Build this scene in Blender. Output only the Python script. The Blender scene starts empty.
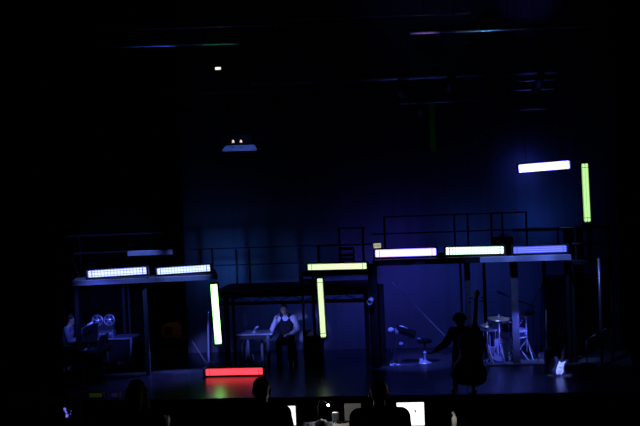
import bpy, bmesh, math, random
from mathutils import Vector, Matrix, Quaternion
V = Vector
R = math.radians
random.seed(7)
scn = bpy.context.scene
col = scn.collection

# ------------------------------------------------------------------ camera
FPX = 1000.0
YAW, PITCH, ROLL = R(6.0), R(-1.43), R(2.2)
CAM = V((2.0, -19.2, 4.0))
fw = V((-math.sin(YAW) * math.cos(PITCH), math.cos(YAW) * math.cos(PITCH), math.sin(PITCH)))
rt0 = V((math.cos(YAW), math.sin(YAW), 0))
up0 = rt0.cross(fw)
rt = rt0 * math.cos(ROLL) - up0 * math.sin(ROLL)
up = up0 * math.cos(ROLL) + rt0 * math.sin(ROLL)
cd = bpy.data.cameras.new('camera')
cam = bpy.data.objects.new('camera', cd)
col.objects.link(cam)
cd.sensor_width = 36
cd.lens = 36 * FPX / 640
cd.clip_end = 200
m = Matrix((rt, up, -fw)).transposed().to_4x4()
m.translation = CAM
cam.matrix_world = m
scn.camera = cam
scn.view_settings.view_transform = 'Standard'
scn.view_settings.look = 'None'
scn.view_settings.gamma = 1
scn.view_settings.exposure = 0


def ray(px, py):
    return fw + rt * ((px - 320) / FPX) - up * ((py - 213) / FPX)


def W(px, py, Y):          # the photograph's sight line met with the upright plane y = Y
    d = ray(px, py)
    return CAM + d * ((Y - CAM.y) / d.y)


def F(px, py, z=0.0):      # ... met with the level plane at height z
    d = ray(px, py)
    return CAM + d * ((z - CAM.z) / d.z)


def S(Y):                  # metres per pixel at depth Y
    return (Y - CAM.y) / FPX / math.cos(YAW)


# ------------------------------------------------------------------ materials
MATS = {}


def mat(name, c, rough=.6, metal=0., emit=None, estr=0., vary=0., scale=6., bump=0., alpha=None, spec=.5, stretch=None):
    if name in MATS:
        return MATS[name]
    mm = bpy.data.materials.new(name)
    mm.use_nodes = True
    nt = mm.node_tree
    b = nt.nodes['Principled BSDF']
    b.inputs['Base Color'].default_value = (*c, 1)
    b.inputs['Roughness'].default_value = rough
    b.inputs['Metallic'].default_value = metal
    b.inputs['Specular IOR Level'].default_value = spec
    if vary or bump:
        tc = nt.nodes.new('ShaderNodeTexCoord')
        mp = nt.nodes.new('ShaderNodeMapping')
        if stretch:
            mp.inputs['Scale'].default_value = stretch
        nz = nt.nodes.new('ShaderNodeTexNoise')
        nz.inputs['Scale'].default_value = scale
        nz.inputs['Detail'].default_value = 5
        nt.links.new(tc.outputs['Object'], mp.inputs[0])
        nt.links.new(mp.outputs[0], nz.inputs['Vector'])
        if vary:
            rp = nt.nodes.new('ShaderNodeValToRGB')
            rp.color_ramp.elements[0].position = .3
            rp.color_ramp.elements[1].position = .7
            rp.color_ramp.elements[0].color = (*[x * (1 - vary) for x in c], 1)
            rp.color_ramp.elements[1].color = (*[min(1, x * (1 + vary)) for x in c], 1)
            nt.links.new(nz.outputs['Fac'], rp.inputs[0])
            nt.links.new(rp.outputs[0], b.inputs['Base Color'])
        if bump:
            bp = nt.nodes.new('ShaderNodeBump')
            bp.inputs['Strength'].default_value = bump
            bp.inputs['Distance'].default_value = .02
            nt.links.new(nz.outputs['Fac'], bp.inputs['Height'])
            nt.links.new(bp.outputs[0], b.inputs['Normal'])
    if emit:
        b.inputs['Emission Color'].default_value = (*emit, 1)
        b.inputs['Emission Strength'].default_value = estr
    MATS[name] = mm
    return mm


BLK = mat('black_steel', (.012, .012, .014), .5, 0, vary=.3)
BLKM = mat('black_matte', (.008, .008, .009), .9, 0, vary=.3, spec=.08)
SOFT = mat('black_cloth', (.008, .008, .010), .95, spec=.05, vary=.4, scale=12, bump=.3)
DRAPE = mat('black_drape', (.006, .006, .008), .97, vary=.3, scale=3, bump=.4, stretch=(6, 6, .3), spec=.1)
STEEL = mat('scaffold_steel', (.09, .09, .1), .5, .3, vary=.2)
DKST = mat('dark_scaffold_steel', (.012, .012, .014), .5, .2, vary=.2)
CHROME = mat('chrome', (.8, .8, .85), .25, .35)
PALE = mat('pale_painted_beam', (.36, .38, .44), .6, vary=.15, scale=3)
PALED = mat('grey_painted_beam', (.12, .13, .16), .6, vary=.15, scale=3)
DECK = mat('deck_plywood', (.03, .028, .026), .8, vary=.3, scale=5)
WHITE = mat('white_paint', (.75, .75, .75), .5)
GREY = mat('grey_plastic', (.18, .18, .18), .6, vary=.1)
SKIN = mat('skin', (.42, .26, .19), .55, vary=.1, scale=10)
HAIRG = mat('greying_hair', (.10, .10, .11), .6, vary=.3, scale=40)
HAIRD = mat('dark_hair', (.012, .010, .009), .6, vary=.4, scale=40)
SHIRT = mat('pale_shirt', (.5, .5, .58), .8, vary=.08, bump=.2, scale=14)
VEST = mat('dark_vest', (.012, .012, .018), .9, vary=.3, spec=.1)
TROUS = mat('dark_trousers', (.008, .008, .010), .95, vary=.3, spec=.05)
SHOE = mat('black_leather', (.01, .01, .01), .35)
WOOD = mat('table_wood', (.28, .24, .22), .5, vary=.2, scale=4, stretch=(1, 8, 8))
BROWN = mat('brown_varnished_wood', (.22, .09, .035), .35, vary=.3, scale=4, stretch=(8, 8, 1))
BASSW = mat('bass_varnish', (.10, .035, .015), .3, vary=.3, scale=5, stretch=(8, 8, 1))
BRASS = mat('cymbal_bronze', (.45, .36, .2), .3, .6)
DRUM = mat('drum_shell_blue', (.03, .035, .08), .25, vary=.1)
SKINW = mat('drum_head_white', (.6, .6, .6), .6)
PAPER = mat('white_paper', (.8, .8, .78), .8)
REEL = mat('aluminium_reel', (.5, .5, .55), .4, .6)


def emat(name, c, s):
    return mat(name, (.02, .02, .02), .5, emit=c, estr=s)


# ------------------------------------------------------------------ mesh helpers
class MB:
    def __init__(self):
        self.bm = bmesh.new()

    def add(self, verts, faces):
        vs = [self.bm.verts.new(v) for v in verts]
        for f in faces:
            try:
                self.bm.faces.new([vs[i] for i in f])
            except ValueError:
                pass
        return self

    def hull8(self, q):
        return self.add(q, [(0, 1, 2, 3), (7, 6, 5, 4), (0, 4, 5, 1), (1, 5, 6, 2), (2, 6, 7, 3), (3, 7, 4, 0)])

    def box(self, c, s, rz=0., rot=None):
        c = V(c)
        M = rot if rot else Matrix.Rotation(rz, 3, 'Z')
        hx, hy, hz = s[0] / 2, s[1] / 2, s[2] / 2
        q = [c + M @ V(p) for p in ((-hx, -hy, -hz), (hx, -hy, -hz), (hx, hy, -hz), (-hx, hy, -hz),
                                    (-hx, -hy, hz), (hx, -hy, hz), (hx, hy, hz), (-hx, hy, hz))]
        return self.hull8([q[3], q[2], q[1], q[0], q[7], q[6], q[5], q[4]])

    def beam(self, a, b, w, h, hint=(0, 0, 1)):     # box from a to b; h along hint, w across it
        a, b = V(a), V(b)
        d = (b - a).normalized()
        u = V(hint) - d * d.dot(V(hint))
        if u.length < 1e-4:
            u = V((0, -1, 0))
        u.normalize()
        s = d.cross(u)
        q = []
        for p in (a, b):
            for (i, j) in ((-1, -1), (1, -1), (1, 1), (-1, 1)):
                q.append(p + s * (i * w / 2) + u * (j * h / 2))
        return self.hull8(q)

    def tube(self, pts, r, n=10, closed=False):
        pts = [V(p) for p in pts]
        rs = r if isinstance(r, (list, tuple)) else [r] * len(pts)
        rings = []
        prev = None
        N = len(pts)
        for i, p in enumerate(pts):
            if closed:
                d = pts[(i + 1) % N] - pts[i - 1]
            else:
                d = pts[min(i + 1, N - 1)] - pts[max(i - 1, 0)]
            d.normalize()
            if prev is None:
                x = d.orthogonal().normalized()
            else:
                x = (prev - d * prev.dot(d)).normalized()
            prev = x
            y = d.cross(x)
            rings.append([self.bm.verts.new(p + (x * math.cos(2 * math.pi * k / n) + y * math.sin(2 * math.pi * k / n)) * rs[i]) for k in range(n)])
        for i in range(N if closed else N - 1):
            a, b = rings[i], rings[(i + 1) % N]
            for k in range(n):
                try:
                    self.bm.faces.new((a[k], a[(k + 1) % n], b[(k + 1) % n], b[k]))
                except ValueError:
                    pass
        if not closed:
            self.bm.faces.new(rings[0][::-1])
            self.bm.faces.new(rings[-1])
        return self

    def lathe(self, c, axis, prof, n=24):           # prof: (radius, height along axis)
        c, ax = V(c), V(axis).normalized()
        x = ax.orthogonal().normalized()
        y = ax.cross(x)
        rings = []
        for r, h in prof:
            if r < 1e-5:
                rings.append([self.bm.verts.new(c + ax * h)])
            else:
                rings.append([self.bm.verts.new(c + ax * h + (x * math.cos(2 * math.pi * k / n) + y * math.sin(2 * math.pi * k / n)) * r) for k in range(n)])
        for a, b in zip(rings, rings[1:]):
            for k in range(n):
                k2 = (k + 1) % n
                if len(a) == 1 and len(b) == 1:
                    continue
                if len(a) == 1:
                    self.bm.faces.new((a[0], b[k2], b[k]))
                elif len(b) == 1:
                    self.bm.faces.new((a[k], a[k2], b[0]))
                else:
                    self.bm.faces.new((a[k], a[k2], b[k2], b[k]))
        if len(rings[0]) > 1:
            self.bm.faces.new(rings[0][::-1])
        if len(rings[-1]) > 1:
            self.bm.faces.new(rings[-1])
        return self

    def ell(self, c, r, rot=None, n=16):
        M = (rot or Matrix.Identity(3)).to_4x4() @ Matrix.Diagonal((*r, 1))
        M.translation = V(c)
        bmesh.ops.create_uvsphere(self.bm, u_segments=n, v_segments=max(6, n // 2), radius=1, matrix=M)
        return self

    def cap(self, a, b, r0, r1, n=14):              # tapered limb with round ends
        a, b = V(a), V(b)
        self.ell(a, (r0,) * 3, n=n)
        self.ell(b, (r1,) * 3, n=n)
        if (b - a).length > 1e-4:
            self.tube([a, b], [r0, r1], n)
        return self

    def prism(self, outline, depth, O, ux, uy):     # outline in (u,v); extruded along ux x uy by depth, centred
        O, ux, uy = V(O), V(ux).normalized(), V(uy).normalized()
        nz = ux.cross(uy)
        n = len(outline)
        a = [self.bm.verts.new(O + ux * u + uy * v + nz * (depth / 2)) for u, v in outline]
        b = [self.bm.verts.new(O + ux * u + uy * v - nz * (depth / 2)) for u, v in outline]
        self.bm.faces.new(a)
        self.bm.faces.new(b[::-1])
        for i in range(n):
            j = (i + 1) % n
            self.bm.faces.new((a[i], b[i], b[j], a[j]))
        return self

    def build(self, name, material, parent=None, smooth=False, bevel=0., voxel=0., hand=None):
        base = V((0, 0, 0))
        p = parent
        while p is not None:
            base += p.location
            p = p.parent
        bmesh.ops.recalc_face_normals(self.bm, faces=self.bm.faces)
        if base.length:
            bmesh.ops.translate(self.bm, verts=self.bm.verts, vec=-base)
        me = bpy.data.meshes.new(name)
        self.bm.to_mesh(me)
        self.bm.free()
        o = bpy.data.objects.new(name, me)
        col.objects.link(o)
        if voxel:
            r = o.modifiers.new('r', 'REMESH')
            r.mode = 'VOXEL'
            r.voxel_size = voxel
            s = o.modifiers.new('s', 'SMOOTH')
            s.factor = .5
            s.iterations = 3
            dg = bpy.context.evaluated_depsgraph_get()
            me2 = bpy.data.meshes.new_from_object(o.evaluated_get(dg))
            o.modifiers.clear()
            o.data = me2
            bpy.data.meshes.remove(me)
            me = me2
            me.name = name
            smooth = True
        me.materials.clear()
        me.materials.append(material)
        if smooth:
            for f in me.polygons:
                f.use_smooth = True
        if bevel:
            bv = o.modifiers.new('b', 'BEVEL')
            bv.width = bevel
            bv.segments = 2
            bv.limit_method = 'ANGLE'
        if parent:
            o.parent = parent
        return o


def tag(o, label, cat, group=None, kind=None):
    o['label'] = label
    o['category'] = cat
    if group:
        o['group'] = group
    if kind:
        o['kind'] = kind
    return o


def thing(name, label, cat, loc=(0, 0, 0), group=None):
    o = bpy.data.objects.new(name, None)
    o.empty_display_size = .1
    col.objects.link(o)
    o.location = V(loc)
    return tag(o, label, cat, group)


def struct(o):
    o['kind'] = 'structure'
    return o


def dup(root, loc, rot=None, label=None):
    r = root.copy()
    col.objects.link(r)
    r.location = loc
    if rot:
        r.rotation_euler = rot
    if label:
        r['label'] = label
    for ch in list(root.children):
        c = ch.copy()
        col.objects.link(c)
        c.parent = r
        for g in list(ch.children):
            d = g.copy()
            col.objects.link(d)
            d.parent = c
    return r


def arc(c, r, a0, a1, ux, uz, n=10):
    return [V(c) + V(ux) * (r * math.cos(a0 + (a1 - a0) * i / n)) + V(uz) * (r * math.sin(a0 + (a1 - a0) * i / n)) for i in range(n + 1)]


X, Y_, Z = V((1, 0, 0)), V((0, 1, 0)), V((0, 0, 1))

# ------------------------------------------------------------------ setting
FLOORM = mat('black_stage_floor', (.055, .055, .06), .27, vary=.35, scale=2.5, bump=.05, spec=.5)
WALLM = mat('grey_back_cloth', (.22, .23, .25), .95, vary=.10, scale=2.2, stretch=(3, 1, .12), spec=.1)
BLKW = mat('black_wall', (.010, .010, .011), .9, vary=.3, spec=.2)
YB = 5.3
struct(MB().box((0, 3.0, -.06), (22, 6.4, .12)).build('floor', FLOORM))['kind'] = 'structure'
struct(MB().box((0, -10.2, -1.06), (30, 19.6, .12)).build('floor_house', BLKW))
struct(MB().box((0, -.23, -.56), (22, .06, 1.0)).build('trim_1', BLKM))
struct(MB().box((0, -.22, -.03), (22, .08, .05)).build('trim_2', BLKM))
# back cloth with soft upright folds
mb = MB()
nx = 260
for (z0, z1) in ((0, 9.2),):
    vs = []
    for i in range(nx + 1):
        x = -11 + 22 * i / nx
        y = YB + .015 * math.sin(x * 5.1) + .02 * math.sin(x * 2.3 + 1) + .008 * math.sin(x * 11.7)
        vs.append((x, y, z0))
        vs.append((x, y, z1))
    mb.add(vs, [(2 * i, 2 * i + 2, 2 * i + 3, 2 * i + 1) for i in range(nx)])
struct(mb.build('wall_back', WALLM, smooth=True))
struct(MB().box((-11, -5, 4), (.1, 22.5, 11)).build('wall_left', BLKW))
struct(MB().box((11, -5, 4), (.1, 22.5, 11)).build('wall_right', BLKW))
struct(MB().box((0, -8, 9.25), (22, 28, .1)).build('ceiling', BLKW))


def drape(name, label, x0, x1, Y, z0, z1, amp=.08, wl=.35, m_=DRAPE):
    mb = MB()
    n = max(8, int((x1 - x0) / wl * 8))
    pts = []
    for i in range(n + 1):
        x = x0 + (x1 - x0) * i / n
        pts.append((x, Y + amp * math.sin(2 * math.pi * (x - x0) / wl) + amp * .4 * math.sin(4.1 * x)))
    vs = []
    for x, y in pts:
        vs += [(x, y, z0), (x, y, z1), (x, y + .015, z0), (x, y + .015, z1)]
    fs = []
    for i in range(n):
        a, b = 4 * i, 4 * i + 4
        fs += [(a, b, b + 1, a + 1), (a + 2, a + 3, b + 3, b + 2), (a, a + 2, b + 2, b), (a + 1, b + 1, b + 3, a + 3)]
    fs += [(0, 1, 3, 2), (4 * n, 4 * n + 2, 4 * n + 3, 4 * n + 1)]
    mb.add(vs, fs)
    return tag(mb.build(name, m_, smooth=True), label, 'curtain', 'black stage curtains')


xl = W(183, 230, 4.9).x
xr = W(616, 240, 4.9).x
drape('stage_curtain', 'black floor-length curtain hanging behind the left platform', -10.8, xl, 4.95, .01, 9.1)
drape('stage_curtain', 'black floor-length curtain closing off the far right end of the stage', xr, 10.8, 4.6, .01, 9.1)
drape('stage_curtain', 'black curtain hanging in the left front wing', -10.8, W(58, 250, .8).x, .8, .01, 9.1)
drape('stage_curtain', 'black curtain hanging in the right front wing', W(628, 250, .8).x, 10.8, .8, .01, 9.1)


# ------------------------------------------------------------------ light bars
def light_bar(a, b, Y, th, color, label, strength=1., ntube=4, guard=True, fill=.8, clampm=None):
    A, B = W(a[0], a[1], Y), W(b[0], b[1], Y)
    if abs(b[0] - a[0]) > abs(b[1] - a[1]) and abs(a[1] - b[1]) < 3.5:
        pass
    s = S(Y)
    w = th * s
    d = (B - A).normalized()
    n = V((0, -1, 0)) + V((math.sin(YAW) * .5, 0, -.05))
    n = (n - d * n.dot(d)).normalized()
    c = d.cross(n).normalized()
    L = (B - A).length
    t = thing('light_bar', label, 'stage light', (A + B) / 2 - Z * (w / 2 if abs(d.z) < .5 else L / 2), 'fluorescent light bars')
    hz = MB()
    e = .05
    hz.beam(A - d * e - n * .07, B + d * e - n * .07, w + .06, .05, n)
    hz.beam(A - d * e - n * .03 + c * (w / 2 + .022), B + d * e - n * .03 + c * (w / 2 + .022), .015, .10, n)
    hz.beam(A - d * e - n * .03 - c * (w / 2 + .022), B + d * e - n * .03 - c * (w / 2 + .022), .015, .10, n)
    ho_ = hz.build('housing', BLKM, t)
    MB().beam(A + d * .01 - n * .040, B - d * .01 - n * .040, w + .02, .006, n).build('reflector', WHITE, ho_)
    for k in (0, 1):
        p = (A - d * .03) if k == 0 else (B + d * .03)
        MB().beam(p - d * .02, p + d * .02, w + .06, .12, n).build('end_cap', BLK, t, bevel=.004)
    r = w / ntube / 2 * fill
    em = emat('tube_' + label[:24].replace(' ', '_'), color, strength)
    for k in range(ntube):
        off = c * ((k + .5) / ntube - .5) * w
        MB().tube([A + off, B + off], r, 12).build('tube', em, t, smooth=True)
    for k in (.065, .935):
        p = A.lerp(B, k)
        MB().beam(p - d * .005 + n * (r + .004), p + d * .005 + n * (r + .004), w, .004, n).build('tube_clip', BLK, t)
    if guard:
        g = MB()
        ng = 18
        for i in range(1, ng):
            p = A.lerp(B, i / ng) + n * (r + .012)
            g.tube([p - c * (w / 2 + .02), p + c * (w / 2 + .02)], .0036, 6)
        for k in (-.25, .25):
            g.tube([A + c * (w * k) + n * (r + .016), B + c * (w * k) + n * (r + .016)], .0036, 6)
        g.build('wire_guard', BLK, t)
    return t, A, B


YD = 2.7
LB = [
    ((88.5, 274.3), (146.5, 270.6), 2.4, 6.6, (.95, 1.1, 3.6), 'white-blue light bar lying at the left end of the left platform', 1.0, 4, True, .8),
    ((157.5, 271.6), (210, 268), 2.72, 6.0, (1.0, 1.25, 2.4), 'white light bar on the left platform near its right end', 1.0, 4, True, .8),
    ((213.6, 284.5), (218.3, 343.5), YD, 6.2, (1.7, 6.0, 1.3), 'bright white-green upright light bar left of the desk', 1.0, 4, False, 1.0),
    ((308, 267.3), (366.5, 266.0), YD, 5.6, (1.0, 1.3, .74), 'yellow-green level light bar above the tall box beside the seated person', 1.0, 3, False, .75),
    ((319.7, 278.5), (323.3, 337), YD, 5.0, (.92, 1.2, .66), 'yellow-green upright light bar right of the seated person', 1.0, 3, False, .8),
    ((206, 372.4), (262.5, 371.2), 2.0, 6.6, (1.9, .09, .14), 'red light bar lying on the stage floor', 1.0, 3, False, .85),
    ((375.5, 253.6), (436, 251.8), YD + .2, 6.8, (1.3, 1.0, 6.), 'violet-white light bar on the right platform above the keyboard', 1.0, 4, False, .95),
    ((446, 251.2), (503.5, 250.0), YD + .2, 6.8, (1.3, 1.9, 1.5), 'greenish-white light bar in the middle of the right platform', 1.0, 4, True, .95),
    ((513.5, 250.4), (566.5, 248.6), YD + .2, 6.2, (.22, .28, 2.2), 'blue light bar at the right end of the right platform', 1.0, 3, False, .55),
    ((519, 168.8), (569.2, 164.6), YD, 7.2, (1.8, 1.8, 11.0), 'blue-white light bar hung high above the right platform', 1.0, 4, False, 1.0),
    ((584.8, 163.6), (587.6, 221.5), YD, 6.2, (.58, 1.05, .38), 'green upright light bar standing above the right end of the stage', 1.0, 2, False, .75),
]
BARS = [light_bar(*b) for b in LB]


# ------------------------------------------------------------------ platforms
def rail(mb, pts, r=.018):
    mb.tube(pts, r, 8)


def post(mb, px, py_top, Y, z0=None, w=.08, py_bot=None):
    p = W(px, py_top, Y)
    z0 = 0 if z0 is None else z0
    mb.beam((p.x, p.y, z0), p, w, w, (0, 1, 0))


# left platform
YL0, YL1 = 2.1, 2.65
a, b = W(72, 285.2, YL0), W(217.5, 279.8, YL1)
zl = (a.z + b.z) / 2
a.z = b.z = zl
t = thing('scaffold_platform', 'left raised platform with a pale blue-lit edge carrying two white light bars', 'platform', (a.x, 3, 0), 'stage platforms')
back = V((-.38, 1.6, 0))
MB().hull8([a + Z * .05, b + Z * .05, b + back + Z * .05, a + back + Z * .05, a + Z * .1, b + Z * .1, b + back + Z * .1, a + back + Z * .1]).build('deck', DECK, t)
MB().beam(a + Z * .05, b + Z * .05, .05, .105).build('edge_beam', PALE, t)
for px, Yp, w in ((145.5, 2.42, .09), (124, 3.82, .07), (129, 3.85, .05), (77, 2.2, .08)):
    p = W(px, 300, Yp)
    MB().beam((p.x, Yp, 0), (p.x, Yp, zl), w, w, (0, 1, 0)).build('post', PALED if px in (145.5,) else DKST, t)
p = W(137, 286, 2.4)
MB().tube([(p.x, 2.42, zl), (W(145.5, 300, 2.42).x, 2.42, zl - .35)], .02, 8).build('brace', STEEL, t)
# thin rails above the left platform
for (q0, q1, m_) in (((66, 235.6), (166, 233.4), PALED), ((74, 253.2), (150, 250.6), PALED)):
    A, B = W(*q0, 3.1), W(*q1, 3.4)
    A.z = B.z = (A.z + B.z) / 2
    MB().tube([A, B], .02, 8).build('rail', m_, t)
A, B = W(128.5, 253.0, 2.9), W(173, 252.2, 3.0)
A.z = B.z = (A.z + B.z) / 2
MB().beam(A, B, .25, .10).build('shelf', PALE, t)
for px in (79, 150, 166):
    A = W(px, 234.5, 3.2)
    MB().tube([(A.x, 3.25, zl + .1), A], .018, 8).build('rail_post', DKST, t)
A, B = W(72, 258, 3.0), W(79, 273, 3.0)
MB().tube([A, (B.x, B.y, zl + .1)], .018, 8).build('rail_brace', DKST, t)

# middle platform
a, b = W(213, 297, 3.0), W(371, 294, 3.0)
zm = (a.z + b.z) / 2
t = thing('scaffold_platform', 'low black middle platform above the desk and the seated person', 'platform', (W(219, 297, 3.0).x, 3.2, 0), 'stage platforms')
MB().box(((a.x + b.x) / 2, 4.0, zm + .09), (b.x - a.x, 2.0, .06)).build('deck', DECK, t)
MB().beam((a.x, 3.0, zm + .06), (b.x, 3.0, zm + .06), .06, .14).build('edge_beam', DKST, t)
MB().beam((a.x, 3.0, zm - .15), (b.x, 3.0, zm - .15), .05, .07).build('edge_beam', DKST, t)
mb = MB()
for i in range(12):
    x0 = a.x + (b.x - a.x) * i / 12
    x1 = a.x + (b.x - a.x) * (i + 1) / 12
    mb.tube([(x0, 3.0, zm - .13), (x1, 3.0, zm)] if i % 2 else [(x0, 3.0, zm), (x1, 3.0, zm - .13)], .012, 6)
mb.build('lattice', DKST, t)
MB().beam((a.x, 2.97, zm + .045), (W(303, 295, 2.97).x, 2.97, zm + .045), .01, .03).build('edge_strip', PALED, t)  # paler strip stands in for a faint highlight along the beam
for px, w in ((227, .10), (234, .05), (367, .10)):
    p = W(px, 320, 3.05)
    MB().beam((p.x, 3.05, 0), (p.x, 3.05, zm), w, w, (0, 1, 0)).build('post', DKST, t)
for px, top in ((200.5, 249), (212, 248.6), (236, 249), (249, 249), (299, 248)):
    A = W(px, top, 4.9)
    x = max(A.x, a.x + .03) if px > 212 else A.x
    MB().tube([(A.x, 4.9, zm + .1 if px > 212 else zl), A], .026, 8).build('rail_post', DKST, t)
for q0, q1 in (((190, 249.6), (337, 244.6)), ((190, 266.0), (305, 263.0))):
    A, B = W(*q0, 4.9), W(*q1, 4.9)
    A.z = B.z = (A.z + B.z) / 2
    MB().tube([A, B], .014, 8).build('rail', DKST, t)

# upper step of the middle, carrying the yellow-green bar
a, b = W(302, 272.8, 2.75), W(368.5, 271.0, 2.75)
zu = (a.z + b.z) / 2
t = thing('scaffold_platform', 'narrow black upper landing under the yellow-green level light bar', 'platform', (a.x, 2.9, 0), 'stage platforms')
MB().box(((a.x + b.x) / 2, 3.6, zu - .04), (b.x - a.x, 1.7, .08)).build('deck', DKST, t)
for px in (303, 313.5):
    p = W(px, 300, 2.85)
    MB().beam((p.x, 2.85, 0), (p.x, 2.85, zu - .08), .05, .05, (0, 1, 0)).build('post', DKST, t)
p0, p1 = W(300, 280.3, 2.8), W(316, 280.0, 2.8)
MB().beam(p0, p1, .04, .05).build('cross_bar', DKST, t)
p0, p1 = W(300, 286.3, 2.8), W(316, 286.0, 2.8)
MB().beam(p0, p1, .04, .05).build('cross_bar', DKST, t)
for px, top in ((318.3, 245), (339, 228.5), (362.4, 227.5)):
    A = W(px, top, 3.6)
    MB().tube([(A.x, 3.6, zu), A], .028, 8).build('rail_post', DKST, t)
for q0, q1 in (((337, 228.5), (366, 227.5)), ((316, 246.0), (372, 244.0))):
    A, B = W(*q0, 3.6), W(*q1, 3.6)
    A.z = B.z = (A.z + B.z) / 2
    MB().tube([A, B], .018, 8).build('rail', DKST, t)
c0 = thing('wooden_chair', 'small black chair frame standing on the upper landing behind the rail', 'chair', (W(347, 260, 3.9).x, 3.9, zu), None)
pa, pb = W(340.5, 262, 3.9), W(354, 262, 3.9)
ztop = W(347, 248.6, 3.9).z
for px in (pa.x, pb.x):
    MB().beam((px, 3.95, zu), (px, 3.95, ztop), .035, .035).build('leg', DKST, c0)
    MB().beam((px, 3.6, zu), (px, 3.6, zu + .2), .035, .035).build('leg', DKST, c0)
MB().beam((pa.x, 3.95, ztop), (pb.x, 3.95, ztop), .03, .07).build('backrest', DKST, c0)
MB().beam((pa.x, 3.95, ztop - .15), (pb.x, 3.95, ztop - .15), .03, .06).build('backrest', DKST, c0)
MB().box(((pa.x + pb.x) / 2, 3.78, zu + .2), (pb.x - pa.x, .4, .03)).build('seat', DKST, c0)

# right platform
a, b = W(372, 258.4, YD), W(571, 256.3, YD)
zr = (a.z + b.z) / 2
t = thing('scaffold_platform', 'long high right platform carrying the violet, greenish and blue light bars', 'platform', (a.x, 3.0, 0), 'stage platforms')
MB().box(((a.x + b.x) / 2, 3.75, zr - .05), (b.x - a.x, 2.0, .06)).build('deck', DECK, t)
c_ = W(480, 258, YD)
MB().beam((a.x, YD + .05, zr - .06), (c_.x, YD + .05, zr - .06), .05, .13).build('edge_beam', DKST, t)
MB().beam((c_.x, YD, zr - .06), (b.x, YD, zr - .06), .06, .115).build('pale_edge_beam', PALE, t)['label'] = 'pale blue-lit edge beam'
for px, w, Yp, m_ in ((373.5, .19, 2.75, BLKM), (461.5, .05, 2.9, DKST), (468, .12, 2.9, STEEL), (485, .07, 3.3, DKST), (514.7, .15, 2.85, STEEL), (545, .07, 3.3, DKST), (568, .07, 2.8, DKST)):
    p = W(px, 300, Yp)
    MB().beam((p.x, Yp, 0), (p.x, Yp, zr - .08), w, w, (0, 1, 0)).build('post', m_, t)
for px, top in ((384, 216.5), (454, 214.2), (467.3, 213.6), (491, 212.8), (502, 212.4), (526, 211.6)):
    A = W(px, top, 3.4)
    MB().tube([(A.x, 3.4, zr - .03), A], .022, 8).build('rail_post', DKST, t)
for q0, q1 in (((383, 216.8), (527, 212.2)), ((371, 234.0), (527, 229.4))):
    A, B = W(*q0, 3.4), W(*q1, 3.4)
    A.z = B.z = (A.z + B.z) / 2
    MB().tube([A, B], .015, 8).build('rail', DKST, t)
A, B = W(512, 230.2, 3.5), W(579.5, 228.6, 3.5)
A.z = B.z = (A.z + B.z) / 2
MB().beam(A, B, .05, .075).build('rail_board', PALED, t)
p = W(558, 240, 3.5)
MB().tube([(p.x, 3.5, zr - .03), (p.x, 3.5, A.z)], .02, 8).build('rail_post', DKST, t)
# thin diagonal brace behind it
MB().tube([W(392, 282, 3.9), W(448, 339, 3.9)], .013, 8).build('brace', CHROME, t)

# gear on the right platform
p = W(503, 246, 3.8)
t = thing('amplifier', 'small black amplifier box on the right platform between two light bars', 'amplifier', (p.x, 3.8, zr - .02))
MB().box((p.x, 3.8, zr + .17), (.45, .3, .38)).build('cabinet', BLKM, t, bevel=.01)
MB().box((p.x, 3.64, zr + .14), (.38, .015, .26)).build('grille', BLKM, t)
MB().tube([(p.x - .1, 3.8, zr + .36), (p.x - .07, 3.8, zr + .41), (p.x + .07, 3.8, zr + .41), (p.x + .1, 3.8, zr + .36)], .012, 8).build('handle', BLK, t)

# far right block with mast for the upright green bar
p0, p1 = W(571, 262, 3.0), W(612, 260, 3.0)
zb = p0.z
t = thing('scaffold_tower', 'black scaffold tower at the right end under the upright green light bar', 'scaffold', ((p0.x + p1.x) / 2, 3.2, 0))
MB().box(((p0.x + p1.x) / 2, 3.4, zb), (p1.x - p0.x, 1.2, .08)).build('deck', DKST, t)
for px, Yp in ((573, 2.85), (611, 2.85), (575, 3.9), (609, 3.9)):
    p = W(px, 300, Yp)
    MB().beam((p.x, Yp, 0), (p.x, Yp, zb + .02), .06, .06, (0, 1, 0)).build('post', DKST, t)
for px in (575, 590, 608):
    A = W(px, 226, 2.95)
    MB().tube([(A.x, 2.95, zb), A], .025, 8).build('rail_post', DKST, t)
A, B = W(560, 228, 2.95), W(611, 226.5, 2.95)
MB().tube([A, B], .022, 8).build('rail', DKST, t)
A, B = W(572, 244, 2.95), W(611, 243, 2.95)
MB().tube([A, B], .022, 8).build('rail', DKST, t)
A = W(586, 160, 2.88)
MB().beam((A.x + .02, 2.95, zb), (A.x - .02, 2.9, A.z), .05, .05, (0, 1, 0)).build('mast', DKST, t)
A = W(588, 226, 2.75)
MB().box((A.x, 2.8, A.z), (.22, .2, .12)).build('clamp', BLK, t)

# scenic flat lower right
A, B = W(546, 277, 4.3), W(614, 275, 4.3)
t = thing('scenic_flat', 'dark blue-grey scenic flat with a pale top batten at the right of the stage', 'scenery', ((A.x + B.x) / 2, 4.35, 0))
MB().box(((A.x + B.x) / 2, 4.35, A.z / 2), (B.x - A.x, .04, A.z)).build('panel', mat('flat_paint', (.055, .055, .065), .9, vary=.2, scale=2), t)
MB().box(((A.x + B.x) / 2, 4.31, A.z), (B.x - A.x, .06, .09)).build('top_batten', PALED, t)
for px in (547, 575, 613):
    p = W(px, 300, 4.31)
    MB().box((p.x, 4.31, A.z / 2), (.08, .04, A.z)).build('stile', DKST, t)
# black masking flats under the right end
p0, p1 = W(566, 300, 3.95), W(586, 300, 3.95)
drape('stage_curtain', 'narrow black curtain strip beside the silver pole', p0.x, p1.x, 4.05, .01, 2.85, .03, .2)

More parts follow.
